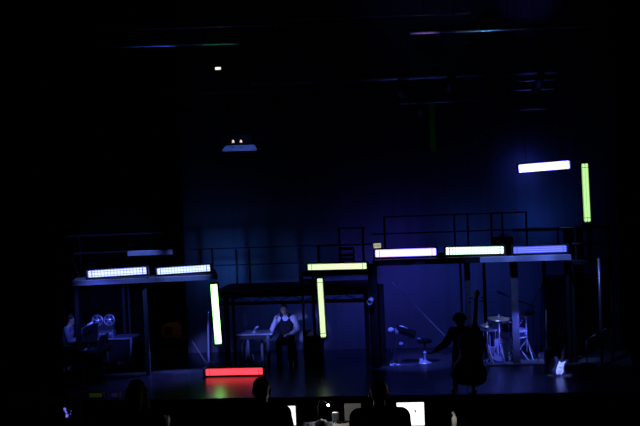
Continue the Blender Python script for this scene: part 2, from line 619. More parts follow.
# silver pole with coil
p = F(602.3, 366.5)
top = W(598.6, 258, p.y)
t = thing('scaffold_pole', 'silver upright pole on a round foot at the right of the stage', 'pole', p)
MB().tube([p + Z * .01, (top.x, p.y, top.z)], .033, 12).build('tube', mat('galvanised_steel', (.42, .44, .5), .35, .8), t, smooth=True)
MB().lathe(p, Z, [(.13, 0), (.13, .012), (.05, .03), (.04, .05)]).build('base_plate', CHROME, t)
c = W(606, 339, p.y - .07)
mb = MB()
for k in range(4):
    mb.tube([c + V((math.cos(q) * (.115 + .006 * k), -.02 + .012 * k, math.sin(q) * (.2 + .006 * k))) for q in [2 * math.pi * i / 28 for i in range(28)]], .009, 6, True)
tag(mb.build('cable_coil', BLK, smooth=True), 'black cable coil hanging from the silver pole', 'cable')

# black box under the column with glinting lamp (on the centre column)
p = W(371, 300.5, 2.6)
t = thing('spotlight', 'small spotlight clamped to the black centre column', 'stage light', p)
MB().lathe(p + V((0, 0, 0)), V((-.3, -1, -.3)), [(.03, -.10), (.055, -.08), (.06, .06), (.068, .1), (.055, .1), (.05, .05), (0, .05)]).build('body', CHROME, t, smooth=True)
MB().tube(arc(p, .08, 0, math.pi, X, Z), .008, 8).build('yoke', BLK, t)
MB().box(p + V((.05, .05, 0)), (.06, .06, .06)).build('clamp', BLK, t)
p = W(380, 300, 3.02)
t = thing('loudspeaker', 'tall narrow black loudspeaker beside the centre column', 'speaker', (p.x, 3.02, 0))
zz = W(380, 300, 3.02).z
MB().box((p.x, 3.02, .9), (.17, .2, 1.8)).build('cabinet', BLKM, t, bevel=.01)
MB().box((p.x, 2.91, .95), (.14, .02, 1.6)).build('grille', BLKM, t)
MB().box((p.x, 3.02, .012), (.3, .3, .024)).build('base', BLK, t)

# illegible lit sign
A, B = W(373.2, 245.8, 2.66), W(381.4, 245.4, 2.66)
t = thing('lit_sign', 'tiny lit pale yellow sign at the left end of the right platform', 'sign', (A + B) / 2)
MB().beam(A, B, .05, .125).build('case', BLK, t)
MB().beam(A + V((.01, -.03, 0)), B + V((-.01, -.03, 0)), .01, .10).build('face', emat('sign_glow', (.5, .5, .34), 1.), t)
mb = MB()
for k, (u, h) in enumerate(((.18, .07), (.35, .04), (.5, .07), (.66, .05), (.82, .07))):
    q = A.lerp(B, u) - Y_ * .036
    mb.box(q, (.012, .004, h))
mb.build('marks', BLKM, t)
A, B = W(317.5, 278.4, 2.66), W(324, 278.0, 2.66)

# tripod stand left of the green bar
p = F(208.8, 366.5)
t = thing('lighting_stand', 'pale upright lighting stand beside the bright white-green bar', 'stand', p)
topp = W(207.8, 312, p.y)
MB().tube([p + Z * .02, (topp.x, p.y, topp.z)], .022, 10).build('pole', mat('pale_stand', (.85, .85, .9), .4, .1), t)
q = W(192, 341, p.y + .2)
MB().tube([p + V((-.03, 0, .04)), q], .012, 8).build('brace', CHROME, t)
for an in (30, 150, 270):
    e = p + V((math.cos(R(an)) * .3, math.sin(R(an)) * .3, .012))
    MB().tube([p + Z * .12, e], .01, 8).build('leg', CHROME, t)

# ------------------------------------------------------------------ people
def finger(mb, base, d, nrm, L, r, curl):
    p = V(base)
    dd = V(d).normalized()
    ax = dd.cross(V(nrm)).normalized()
    for k, f in enumerate((.45, .32, .23)):
        dd = Quaternion(ax, curl * (.6 + .4 * k)) @ dd
        q = p + dd * (L * f)
        mb.cap(p, q, r * (1 - .1 * k), r * (.93 - .1 * k), 8)
        p = q


def hand(mb, wr, d, nrm, side, curl=.5):      # nrm: the way the palm faces
    d = V(d).normalized()
    nrm = V(nrm)
    nrm = (nrm - d * nrm.dot(d)).normalized()
    ac = d.cross(nrm).normalized() * side     # towards the thumb
    M = Matrix((ac, d, nrm)).transposed()
    mb.cap(wr, wr + d * .03, .027, .03, 10)
    mb.ell(wr + d * .055, (.042, .052, .017), M, 12)
    for k, (o, L) in enumerate(((.03, .075), (.010, .084), (-.010, .078), (-.029, .062))):
        finger(mb, wr + d * .092 + ac * o, d + ac * (o * 2), nrm, L, .0092 - .0005 * (k == 3), curl)
    finger(mb, wr + d * .03 + ac * .03, d * .7 + ac * .75 + nrm * .25, nrm * .5 - ac * .6, .072, .0105, curl * .6)


def person(label, base, face, J, top, legs, hair, skin=SKIN, vest=None, coat=0., hairstyle='short', sleeves='long', shoes=SHOE, name='person', tie=None, stoop=0):
    """J: joints in the person's own frame (x = their left, y = behind them, z up); face = turn about z, 0 faces -y."""
    t = thing(name, label, 'person', base)
    Mz = Matrix.Rotation(face, 3, 'Z')
    G = {k: V(base) + Mz @ V(v) for k, v in J.items() if k not in ('handL', 'handR', 'look', 'curlL', 'curlR', 'palmL', 'palmR')}
    D = lambda k, dv: (Mz @ V(J.get(k, dv))).normalized()
    look = D('look', (0, -1, 0))
    # body ---------------------------------------------------------------
    mb = MB()
    hc = G['head']
    side = look.cross(Z).normalized() * -1
    side = Z.cross(look).normalized()
    hu = look.cross(side) * -1
    hu = side.cross(look)
    if hu.z < 0:
        hu = -hu
    HM = Matrix((side, look, hu)).transposed()
    H = lambda x, y, z: hc + side * x + look * y + hu * z
    mb.ell(H(0, -.008, .03), (.077, .095, .088), HM, 20)      # skull
    mb.ell(H(0, .025, -.045), (.058, .062, .072), HM, 16)     # jaw
    mb.ell(H(0, .055, -.092), (.026, .024, .02), HM, 10)      # chin
    mb.cap(H(0, .092, .01), H(0, .108, -.028), .010, .015, 8)  # nose
    mb.ell(H(0, .086, -.058), (.024, .010, .006), HM, 8)
    mb.ell(H(0, .084, -.07), (.022, .011, .007), HM, 8)
    for s_ in (-1, 1):
        mb.ell(H(s_ * .084, -.008, -.012), (.014, .024, .036), HM, 10)
        mb.ell(H(s_ * .034, .075, .028), (.026, .018, .010), HM, 8)
        mb.ell(H(s_ * .04, .066, -.02), (.024, .02, .018), HM, 8)
    mb.cap(G['neck'], H(0, -.02, -.05), .06, .052)
    pel, ch = G['pelvis'], G['chest']
    lat = (G['shL'] - G['shR']).normalized()
    for k in range(7):
        f = k / 6
        q = pel.lerp(ch, f)
        w_ = .155 - .03 * math.sin(f * math.pi) + .02 * f
        mb.ell(q, (w_, .105, .10), Matrix((lat, (ch - pel).normalized().cross(lat), (ch - pel).normalized())).transposed(), 14)
    mb.cap(ch, G['neck'], .10, .065)
    for s_ in 'LR':
        sg = 1 if s_ == 'L' else -1
        mb.cap(G['neck'] - Z * .03, G['sh' + s_], .055, .062)
        mb.cap(G['sh' + s_], ch, .06, .08)
        mb.cap(G['sh' + s_], G['el' + s_], .052, .040)
        mb.cap(G['el' + s_], G['wr' + s_], .040, .027)
        wr = G['wr' + s_]
        d = D('hand' + s_, (0, 0, -1)) if ('hand' + s_) in J else (wr - G['el' + s_]).normalized()
        hand(mb, wr, d, D('palm' + s_, (-sg, 0, 0)), -sg, J.get('curl' + s_, .45))
        mb.cap(pel, G['hip' + s_], .10, .09)
        mb.cap(G['hip' + s_], G['kn' + s_], .085, .056)
        mb.cap(G['kn' + s_], G['an' + s_], .054, .036)
        mb.cap(G['an' + s_], G['toe' + s_], .036, .028)
    mb.build('body', skin, t, voxel=.0085)
    eyes = MB()
    for s_ in (-1, 1):
        eyes.ell(H(s_ * .034, .086, .006), (.013, .006, .006), HM, 8)
    eyes.build('eyes', mat('eye_dark', (.02, .018, .016), .2), t, smooth=True)
    # shirt --------------------------------------------------------------
    mb = MB()
    for k in range(8):
        f = k / 7
        q = pel.lerp(ch, f)
        w_ = .172 - .03 * math.sin(f * math.pi) + .02 * f
        mb.ell(q, (w_, .122, .11), Matrix((lat, (ch - pel).normalized().cross(lat), (ch - pel).normalized())).transposed(), 14)
    mb.cap(ch, G['neck'] - Z * .03, .115, .07)
    for s_ in 'LR':
        mb.cap(G['neck'] - Z * .05, G['sh' + s_], .062, .075)
        mb.cap(G['sh' + s_], ch, .074, .095)
        mb.cap(G['sh' + s_], G['el' + s_], .070, .055)
        if sleeves == 'long':
            mb.cap(G['el' + s_], G['el' + s_].lerp(G['wr' + s_], .9), .054, .040)
    mb.build('shirt', top, t, voxel=.013)
    if coat:
        mb = MB()
        for k in range(8):
            f = k / 7
            q = (pel - Z * .30).lerp(ch, f)
            mb.ell(q, (.23 - .01 * f, .17, .13), Matrix((lat, Z.cross(lat), Z)).transposed(), 14)
        for s_ in 'LR':
            mb.cap(ch, G['sh' + s_], .13, .10)
            mb.cap(G['neck'] - Z * .03, G['sh' + s_], .085, .095)
            mb.cap(G['sh' + s_], G['el' + s_], .095, .075)
            mb.cap(G['el' + s_], G['el' + s_].lerp(G['wr' + s_], .85), .074, .05)
        mb.build('coat', SOFT, t, voxel=.014)
    if vest:
        mb = MB()
        for k in range(8):
            f = k / 7
            q = pel.lerp(ch, f)
            w_ = .182 - .03 * math.sin(f * math.pi) + .012 * f
            mb.ell(q, (w_, .132, .11), Matrix((lat, (ch - pel).normalized().cross(lat), (ch - pel).normalized())).transposed(), 14)
        fr = (ch - pel).normalized().cross(lat)
        for s_ in 'LR':
            mb.cap(ch.lerp(G['sh' + s_], .45) - Z * .02, ch.lerp(G['neck'], .75) + (G['sh' + s_] - ch) * .42, .10, .06)
        mb.build('vest', vest, t, voxel=.013)
        # shirt front seen in the vest's opening
    # trousers and shoes ---------------------------------------------------
    mb = MB()
    mb.ell(pel, (.168, .125, .12), Matrix((lat, Z.cross(lat), Z)).transposed(), 14)
    for s_ in 'LR':
        mb.cap(pel, G['hip' + s_], .118, .108)
        mb.cap(G['hip' + s_], G['kn' + s_], .104, .074)
        mb.cap(G['kn' + s_], G['kn' + s_].lerp(G['an' + s_], .93), .072, .056)
    mb.build('trousers', legs, t, voxel=.013)
    for s_ in 'LR':
        mb = MB()
        a_, b_ = G['an' + s_], G['toe' + s_]
        a_ = V((a_.x, a_.y, base[2] + .045))
        b_ = V((b_.x, b_.y, base[2] + .034))
        mb.cap(a_ - (b_ - a_) * .2, b_, .045, .034)
        mb.build('shoe', shoes, t, voxel=.01)
    # hair ---------------------------------------------------------------
    mb = MB()
    mb.ell(H(0, -.025, .045), (.085, .096, .088), HM, 18)
    mb.ell(H(0, -.06, .0), (.078, .058, .075), HM, 14)
    if hairstyle == 'bushy':
        rr = random.Random(3)
        for i in range(26):
            th = rr.uniform(0, 2 * math.pi)
            ph = rr.uniform(.05, 1.35)
            mb.ell(H(math.cos(th) * math.sin(ph) * .115, -.035 + math.sin(th) * math.sin(ph) * .105, .03 + math.cos(ph) * .105), (.045,) * 3, None, 8)
    if hairstyle == 'long':
        for s_ in (-1, 1):
            mb.cap(H(s_ * .07, -.035, .02), H(s_ * .085, -.05, -.16), .04, .045)
        mb.cap(H(0, -.07, 0), H(0, -.085, -.2), .075, .06)
    mb.build('hair', hair, t, voxel=.010)
    return t, G


def sit(seat=.46, spread=.12, lean=0., kf=.44):
    z = seat + .09
    return {
        'pelvis': (0, 0, z), 'chest': (0, -lean * .8, z + .36), 'neck': (0, -lean, z + .53), 'head': (0, -lean - .03, z + .68),
        'shL': (.185, -lean, z + .46), 'shR': (-.185, -lean, z + .46),
        'elL': (.24, -.08 - lean, z + .17), 'elR': (-.24, -.08 - lean, z + .17),
        'wrL': (.16, -.32 - lean, z + .18), 'wrR': (-.16, -.32 - lean, z + .18),
        'hipL': (.09, -.02, z - .01), 'hipR': (-.09, -.02, z - .01),
        'knL': (spread, -kf, seat + .06), 'knR': (-spread, -kf, seat + .06),
        'anL': (spread, -kf + .03, .09), 'anR': (-spread, -kf + .03, .09),
        'toeL': (spread + .02, -kf - .14, .035), 'toeR': (-spread - .02, -kf - .14, .035),
        'handL': (0, -1, 0), 'handR': (0, -1, 0), 'palmL': (0, 0, -1), 'palmR': (0, 0, -1),
    }


# ---- man at the desk
YM = 3.6
pm = F(286.5, 366.2)
pm = V((W(287, 340, YM).x, YM, 0))
J = sit(.50, .13, .10)
J.update({'head': (-.02, -.14, 1.245), 'look': (.10, -1, -.12), 'neck': (0, -.09, 1.10), 'chest': (0, -.05, .93), 'shL': (.20, -.08, 1.04), 'shR': (-.20, -.08, 1.04),
          'elR': (-.31, -.20, .80), 'wrR': (-.215, -.17, 1.03), 'handR': (.40, .05, .85), 'palmR': (.9, .1, -.3), 'curlR': .35,
          'elL': (.30, -.20, .78), 'wrL': (.13, -.38, .72), 'handL': (-.8, -.5, -.1), 'palmL': (0, 0, -1)})
man, GM = person('person in a pale shirt and dark waistcoat seated facing us, hand raised to the head', pm, 0, J, SHIRT, TROUS, HAIRG, vest=VEST)
t = thing('stool', 'dark wooden stool under the person in the waistcoat', 'stool', pm)
MB().box(pm + V((0, .02, .455)), (.42, .40, .05)).build('seat', mat('dark_stool_wood', (.05, .04, .04), .5), t, bevel=.01)
for sx in (-1, 1):
    for sy in (-1, 1):
        MB().beam(pm + V((sx * .18, .02 + sy * .17, 0)), pm + V((sx * .16, .02 + sy * .15, .44)), .035, .035).build('leg', MATS['dark_stool_wood'], t)

# ---- desk
YT = 3.1
zt = .74
A, B = W(234, 336.0, YT), W(272.5, 333.2, YT)
zt = (A.z + B.z) / 2
t = thing('desk', 'pale-topped wooden table left of the seated person', 'table', ((A.x + B.x) / 2, YT + .3, 0))
MB().box(((A.x + B.x) / 2, YT + .3, zt), (B.x - A.x, .62, .04)).build('top', mat('pale_table_top', (.42, .42, .46), .4, vary=.15), t, bevel=.005)
MB().box(((A.x + B.x) / 2, YT + .3, zt - .07), (B.x - A.x - .12, .5, .09)).build('apron', mat('dark_apron', (.03, .03, .034), .6), t)
for px, yy, w in ((248.2, YT + .1, .055), (268.3, YT + .08, .065), (242, YT + .52, .05), (262, YT + .52, .05)):
    q = W(px, 345, yy)
    MB().beam((q.x, yy, 0), (q.x, yy, zt - .02), w, w, (0, 1, 0)).build('leg', mat('grey_table_leg', (.2, .2, .24), .5), t)
# white kettle-like lamp / microphone on the table
q = W(254, 333.2, YT + .2)
t = thing('desk_microphone', 'small pale goose-neck microphone tilted up on the table', 'microphone', (q.x, YT + .2, zt + .02))
b0 = V((q.x, YT + .2, zt + .02))
MB().lathe(b0, Z, [(.05, 0), (.05, .015), (.015, .03), (0, .03)]).build('base', WHITE, t)
MB().tube([b0 + Z * .02, b0 + V((.01, 0, .06)), b0 + V((.04, -.01, .095))], .009, 8).build('neck', WHITE, t)
M_ = Matrix.Rotation(R(-28), 3, 'Y')
MB().ell(b0 + V((.075, -.01, .118)), (.05, .024, .024), M_).build('head', WHITE, t, smooth=True)
# paddle-shaped chair back left of it
q = W(245.4, 330, YT + .75)
t = thing('paddle_stand', 'pale paddle-shaped board on an upright rod behind the table', 'stand', (q.x, YT + .75, 0))
zz0, zz1 = W(246, 328, YT + .75).z, W(245, 312.5, YT + .75).z
out = []
for i in range(24):
    an = 2 * math.pi * i / 24
    out.append((.055 * math.cos(an) * (1 - .15 * math.sin(an)), (zz1 - zz0) / 2 * math.sin(an)))
MB().prism(out, .02, (q.x, YT + .75, (zz0 + zz1) / 2), X, Z).build('board', mat('paddle_paint', (.55, .55, .6), .5), t, bevel=.004)
MB().tube([(q.x, YT + .75, .01), (q.x, YT + .75, zz0 + .05)], .014, 8).build('rod', mat('paddle_rod', (.45, .45, .5), .4, .3), t)
MB().lathe((q.x, YT + .75, 0), Z, [(.13, 0), (.13, .015), (.02, .03)]).build('base', BLK, t)
# mug on the floor (small pale upright) below table
q = W(252.5, 357, YT + .1)
t = thing('cable', 'pale curved cable hanging under the table', 'cable', (q.x, YT + .12, 0))
MB().tube([W(252, 354.5, YT + .15), W(253.2, 355.5, YT + .15), W(253.8, 360, YT + .15), W(253.6, 367, YT + .15)], .012, 8).build('cord', WHITE, t)
# tall dark case to the right of the man
A, B = W(304.5, 337, 3.15), W(321.5, 337, 3.15)
zc = A.z
t = thing('equipment_case', 'tall black equipment case right of the seated person', 'case', ((A.x + B.x) / 2, 3.4, 0))
MB().box(((A.x + B.x) / 2, 3.4, zc / 2), (B.x - A.x, .5, zc)).build('body', BLK, t, bevel=.012)
MB().box(((A.x + B.x) / 2, 3.14, zc / 2 + .02), (B.x - A.x - .05, .02, zc - .12)).build('door', BLKM, t)
MB().box((B.x - .05, 3.12, zc / 2), (.02, .02, .1)).build('handle', STEEL, t)
q = V(((A.x + B.x) / 2 - .03, 3.35, zc))
t = thing('open_book', 'pale open script propped on the black equipment case', 'book', q)
MB().hull8([q + V(p) for p in ((-.12, -.10, .002), (.02, -.12, .002), (.13, .06, .12), (.0, .08, .12), (-.12, -.09, .022), (.02, -.11, .022), (.13, .07, .14), (.0, .09, .14))]).build('pages', mat('bluish_paper', (.7, .7, .78), .8), t)
MB().box(q + V((-.01, .1, .06)), (.16, .015, .12)).build('prop', BLK, t)
q2 = W(302.6, 333, 3.35)
t = thing('telephone', 'small dark red telephone at the left edge of the equipment case', 'telephone', (q2.x + .03, 3.45, zc))
c0 = V((q2.x + .05, 3.5, zc))
RED = mat('red_plastic', (.6, .04, .05), .35)
MB().hull8([c0 + V(p) for p in ((-.08, -.08, .0), (.08, -.08, .0), (.08, .08, .0), (-.08, .08, .0), (-.05, -.03, .07), (.05, -.03, .07), (.05, .06, .07), (-.05, .06, .07))]).build('body', RED, t, bevel=.006)
MB().cap(c0 + V((-.07, 0, .09)), c0 + V((.07, 0, .09)), .016, .016).build('handset', RED, t, smooth=True)

# ---- bassist
pb = F(464.5, 391.5)
pb.z = 0
J = {
    'pelvis': (0, .08, .87), 'chest': (.04, -.04, 1.10), 'neck': (.02, -.13, 1.225), 'head': (-.03, -.20, 1.365), 'look': (-.25, -1, -.35),
    'shL': (.25, -.08, 1.185), 'shR': (-.17, -.09, 1.165), 'elL': (.36, -.24, 1.02), 'wrL': (.22, -.40, 1.22),
    'elR': (-.31, -.14, .95), 'wrR': (-.50, -.30, .84), 'handR': (-.7, -.3, -.35), 'palmR': (.3, -.3, -.9), 'curlR': .9,
    'handL': (-.6, -.3, .4), 'palmL': (-.4, .8, .1), 'curlL': .7,
    'hipL': (.10, .07, .85), 'hipR': (-.10, .07, .85), 'knL': (.17, -.07, .46), 'knR': (-.15, -.07, .46), 'anL': (.18, .03, .09), 'anR': (-.17, .03, .09),
    'toeL': (.22, -.13, .035), 'toeR': (-.21, -.13, .035),
}
bas, GB = person('person in dark clothes standing with a double bass, bowing arm stretched out to the left', pb, R(-6), J, SOFT, TROUS, HAIRD, hairstyle='bushy', coat=1.)
# double bass leaning on the player
b0 = pb + V((.03, -.42, 0))
sc = W(476.5, 293, b0.y + .22)
ax = (sc - b0).normalized()
ux = Matrix.Rotation(R(14), 3, 'Z') @ X
ux = (ux - ax * ux.dot(ax)).normalized()
nf = ux.cross(ax)                 # towards the back (+y)
if nf.y < 0:
    nf = -nf
t = thing('double_bass', 'dark brown double bass leaning against the standing person', 'double bass', b0)
half = [(.0, .0), (.16, .012), (.27, .06), (.335, .16), (.335, .28), (.29, .38), (.235, .45), (.205, .52), (.205, .60), (.225, .66), (.255, .74), (.265, .82), (.245, .90), (.19, .97), (.11, 1.04), (.055, 1.10)]
out = [(u, v) for u, v in half] + [(-u, v) for u, v in half[::-1][:-1]]
L0 = .19
MB().prism(out, .20, b0 + ax * L0 + nf * .02, ux, ax).build('body', BASSW, t, bevel=.02)
Lt = (sc - b0).length
fz = -nf
MB().hull8([b0 + ax * (L0 + .62) + fz * .115 + ux * s_ for s_ in (-.045, .045)] + [b0 + ax * (L0 + .62) + fz * .135 + ux * s_ for s_ in (.045, -.045)] +
           [b0 + ax * (Lt - .22) + fz * .045 + ux * s_ for s_ in (-.024, .024)] + [b0 + ax * (Lt - .22) + fz * .065 + ux * s_ for s_ in (.024, -.024)]).build('fingerboard', BLK, t)
MB().tube([b0 + ax * (L0 + 1.06) + fz * .04, b0 + ax * (Lt - .2) + fz * .03], [.035, .026], 10).build('neck', BASSW, t, smooth=True)
h = MB()
h.beam(b0 + ax * (Lt - .22) + fz * .03, b0 + ax * (Lt - .04) + fz * .0, .06, .07, fz)
hp = h.build('pegbox', BASSW, t, bevel=.008)
cc = b0 + ax * (Lt - .02) + fz * .03
h = MB()
pts = []
rs = []
for i in range(30):
    an = i / 29 * 3.6 * math.pi
    rr = .06 * (1 - i / 34)
    pts.append(cc + ax * (rr * math.sin(an)) + fz * (rr * math.cos(an)))
    rs.append(.034 - .012 * i / 29)
h.tube(pts, rs, 10)
h.build('scroll', BASSW, hp, smooth=True)
for k in range(4):
    s_ = 1 if k % 2 else -1
    q = b0 + ax * (Lt - .19 + .04 * k) + fz * .02
    MB().tube([q, q + ux * (s_ * .10)], .008, 8).lathe(q + ux * (s_ * .10), ux * s_, [(.012, 0), (.026, .015), (.026, .03), (.01, .04)], 10).build('tuning_peg', CHROME, hp)
MB().prism([(-.075, 0), (-.055, 0), (-.045, .05), (.045, .05), (.055, 0), (.075, 0), (.06, .11), (.0, .145), (-.06, .11)], .02, b0 + ax * (L0 + .50) + fz * .14, ux, fz).build('bridge', mat('maple', (.5, .36, .2), .5), t)
MB().hull8([b0 + ax * (L0 + .05) + fz * .10 + ux * s_ for s_ in (-.02, .02)] + [b0 + ax * (L0 + .05) + fz * .12 + ux * s_ for s_ in (.02, -.02)] +
           [b0 + ax * (L0 + .36) + fz * .16 + ux * s_ for s_ in (-.045, .045)] + [b0 + ax * (L0 + .36) + fz * .18 + ux * s_ for s_ in (.045, -.045)]).build('tailpiece', BLK, t)
MB().tube([b0 + Z * .0, b0 + ax * (L0 + .01)], .007, 8).build('endpin', CHROME, t)
for k in range(4):
    u = (k - 1.5) * .018
    MB().tube([b0 + ax * (L0 + .36) + fz * .18 + ux * u * 1.2, b0 + ax * (L0 + .50) + fz * .285 + ux * u * 1.8, b0 + ax * (Lt - .22) + fz * .07 + ux * u * .6], .0025, 6).build('string', CHROME, t)
# bow
wr = GB['wrR'] + (Matrix.Rotation(R(-6), 3, 'Z') @ V((-.07, -.03, -.035)))
e1 = b0 + ax * (L0 + .62) + fz * .30 + ux * .16
dirb = (e1 - wr).normalized()
e0 = wr - dirb * .10
t = thing('bow', 'thin double bass bow held in the outstretched hand', 'bow', wr)
MB().tube([e0, e0.lerp(e1, .5) + Z * .012, e1], .006, 8).build('stick', BASSW, t)
MB().tube([e0 - Z * .025, e1 - Z * .02], .0035, 6).build('hair', WHITE, t)
MB().box(wr - dirb * .05 - Z * .012, (.06, .016, .028)).build('frog', BLK, t)
print('bassist', pb, 'bass len', Lt)

# ------------------------------------------------------------------ left corner: piano, tape recorder, keyboard
YP = 3.1
A, B = W(93, 340.3, YP), W(131, 337.6, YP)
zp = (A.z + B.z) / 2
w_ = B.x - A.x
cx = (A.x + B.x) / 2
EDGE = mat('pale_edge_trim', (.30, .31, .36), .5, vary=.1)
PIANO = mat('black_lacquer', (.012, .012, .014), .3)
t = thing('upright_piano', 'black upright piano with pale-lit edges carrying the tape recorder', 'piano', (cx, YP + .3, 0))
z0 = W(130, 363, YP).z
MB().box((cx, YP + .33, (zp + z0) / 2), (w_, .56, zp - z0 - .04)).build('case', PIANO, t, bevel=.008)
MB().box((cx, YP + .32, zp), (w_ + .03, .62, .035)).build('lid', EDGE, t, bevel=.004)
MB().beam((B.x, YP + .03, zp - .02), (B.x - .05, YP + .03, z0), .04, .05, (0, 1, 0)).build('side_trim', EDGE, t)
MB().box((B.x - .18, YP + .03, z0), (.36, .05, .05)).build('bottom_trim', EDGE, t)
q = W(125.5, 364.5, YP)
MB().box((q.x, YP + .05, z0 - .1), (.11, .08, .16)).build('foot', mat('pale_foot', (.5, .5, .6), .5), t)
for x in (A.x + .04, B.x - .06):
    MB().beam((x, YP + .5, 0), (x, YP + .5, z0), .07, .07, (0, 1, 0)).build('leg', PIANO, t)
MB().beam((A.x + .05, YP + .12, 0), (A.x + .05, YP + .12, z0), .06, .06, (0, 1, 0)).build('leg', PIANO, t)
MB().beam((q.x, YP + .08, 0), (q.x + .06, YP + .05, z0 - .15), .03, .03, (0, 1, 0)).build('pedal', CHROME, t)

# reel-to-reel tape recorder on the piano
YR = YP + .18
A2, B2 = W(94, 337.5, YR), W(113.7, 330, YR)
t = thing('tape_recorder', 'reel-to-reel tape recorder with two big reels standing on the piano', 'tape recorder', ((A2.x + B2.x) / 2, YR + .1, zp + .02))
xm = (A2.x + B2.x) / 2
zt1 = B2.z
BODY = mat('recorder_case', (.12, .12, .15), .5, vary=.1)
MB().box((xm, YR + .08, (zp + .02 + zt1) / 2), (B2.x - A2.x, .22, zt1 - zp - .02)).build('body', BODY, t, bevel=.006)
MB().box((B2.x - .01, YR + .0, (zp + .02 + zt1) / 2), (.025, .12, zt1 - zp)).build('side_panel', EDGE, t)
MB().box((xm, YR + .12, zt1 + .14), (B2.x - A2.x - .04, .10, .30)).build('back_panel', mat('recorder_panel', (.05, .05, .06), .5), t)
for px, py in ((97.5, 320.5), (109.3, 320)):
    c = W(px, py, YR + .03)
    rr = 5.4 * S(YR)
    rl = MB()
    n = 32
    rl.tube([c + V((rr * math.cos(2 * math.pi * i / n), 0, rr * math.sin(2 * math.pi * i / n))) for i in range(n)], .018, 8, True)
    for k in range(5):
        an = 2 * math.pi * k / 5 + .3
        d = V((math.cos(an), 0, math.sin(an)))
        rl.beam(c + d * .02, c + d * rr, .05, .012, (0, 1, 0))
    rl.lathe(c + Y_ * .012, -Y_, [(.035, 0), (.035, .024), (.012, .035), (0, .035)], 16)
    ro_ = rl.build('reel', REEL, t, smooth=False)
    MB().lathe(c - Y_ * .012, -Y_, [(.04, 0), (.04, .02), (.015, .03), (0, .03)], 16).build('hub', CHROME, ro_)
for k in range(4):
    c = V((A2.x + .09 + .085 * k, YR - .035, zp + .02 + (zt1 - zp) * .45))
    MB().lathe(c, -Y_, [(.022, 0), (.02, .022), (0, .022)], 14).build('knob', CHROME, t)
MB().box((B2.x - .07, YR - .035, zp + .02 + (zt1 - zp) * .5), (.06, .012, .05)).build('meter', mat('meter_face', (.5, .5, .45), .4), t)

# keyboard with stand in front of the piano
YK = 2.55
A, B = W(82, 345.5, YK), W(111, 349.2, YK)
zk = (A.z + B.z) / 2
cx = (A.x + B.x) / 2
t = thing('electric_piano', 'slim stage piano on thin legs in front of the black upright piano', 'keyboard', (cx, YK, 0))
MB().box((cx, YK, zk - .04), (.36, .95, .09)).build('body', BLK, t, bevel=.01)
MB().box((cx - .10, YK, zk + .008), (.15, .86, .012)).build('white_keys', mat('ivory_keys', (.5, .5, .5), .35), t)
kk = MB()
for i in range(30):
    if i % 7 not in (2, 6):
        kk.box((cx - .065, YK - .41 + .82 * (i + .5) / 30, zk + .02), (.085, .014, .014))
kk.build('black_keys', PIANO, t)
for sx in (-1, 1):
    for sy in (-1, 1):
        MB().tube([(cx + sx * .15, YK + sy * .40, .0), (cx + sx * .12, YK + sy * .36, zk - .08)], .015, 8).build('leg', STEEL, t)
MB().hull8([V((cx + .10, YK - .30, zk + .01)), V((cx + .12, YK - .30, zk + .01)), V((cx + .12, YK + .30, zk + .01)), V((cx + .10, YK + .30, zk + .01)),
            V((cx + .18, YK - .30, zk + .28)), V((cx + .20, YK - .30, zk + .28)), V((cx + .20, YK + .30, zk + .28)), V((cx + .18, YK + .30, zk + .28))]).build('music_desk', BLK, t)

# pianist
YPi = 2.6
hp_ = W(72.5, 322, YPi)
J = sit(.50, .13, .12, .42)
J.update({'head': (0, -.20, 1.24), 'neck': (0, -.13, 1.10), 'look': (-.05, -1, -.35), 'wrL': (.14, -.50, .86), 'elL': (.26, -.22, .80), 'wrR': (-.16, -.50, .86), 'elR': (-.28, -.20, .80),
          'handL': (0, -1, -.15), 'handR': (0, -1, -.15)})
pp = V((hp_.x - .20, YPi, 0))
pia, GP = person('person in a pale shirt seated at the stage piano at the far left', pp, R(90), J, mat('blue_grey_shirt', (.26, .26, .33), .8, vary=.1), TROUS, HAIRD)
t = thing('piano_stool', 'round black piano stool under the person at the far left', 'stool', pp)
MB().lathe(pp + V((-.02, 0, .42)), Z, [(0, 0), (.17, 0), (.18, .02), (.18, .06), (.15, .075), (0, .08)]).build('seat', SOFT, t, smooth=True)
MB().tube([pp + Z * .1, pp + Z * .43], .025, 10).build('column', CHROME, t)
for k in range(4):
    an = R(45 + 90 * k)
    MB().tube([pp + Z * .12, pp + V((math.cos(an) * .2, math.sin(an) * .2, .015))], .014, 8).build('leg', CHROME, t)

# music stand: black silhouette between person and recorder
q = W(88, 345, 2.2)
t = thing('music_stand', 'black music stand in front of the tape recorder', 'music stand', (q.x, 2.0, 0))
top = W(88, 333, 2.0)
MB().hull8([V((top.x - .24, 1.98, top.z - .20)), V((top.x + .2, 1.98, top.z - .20)), V((top.x + .2, 2.0, top.z - .20)), V((top.x - .24, 2.0, top.z - .20)),
            V((top.x - .24, 2.08, top.z + .20)), V((top.x + .2, 2.08, top.z + .20)), V((top.x + .2, 2.1, top.z + .20)), V((top.x - .24, 2.1, top.z + .20))]).build('tray', BLKM, t)
MB().tube([(q.x, 2.05, .12), (top.x, 2.05, top.z - .05)], .012, 8).build('pole', BLK, t)
for k in range(3):
    an = R(90 + 120 * k)
    MB().tube([(q.x, 2.05, .22), (q.x + math.cos(an) * .26, 2.05 + math.sin(an) * .26, .012)], .009, 8).build('leg', BLK, t)

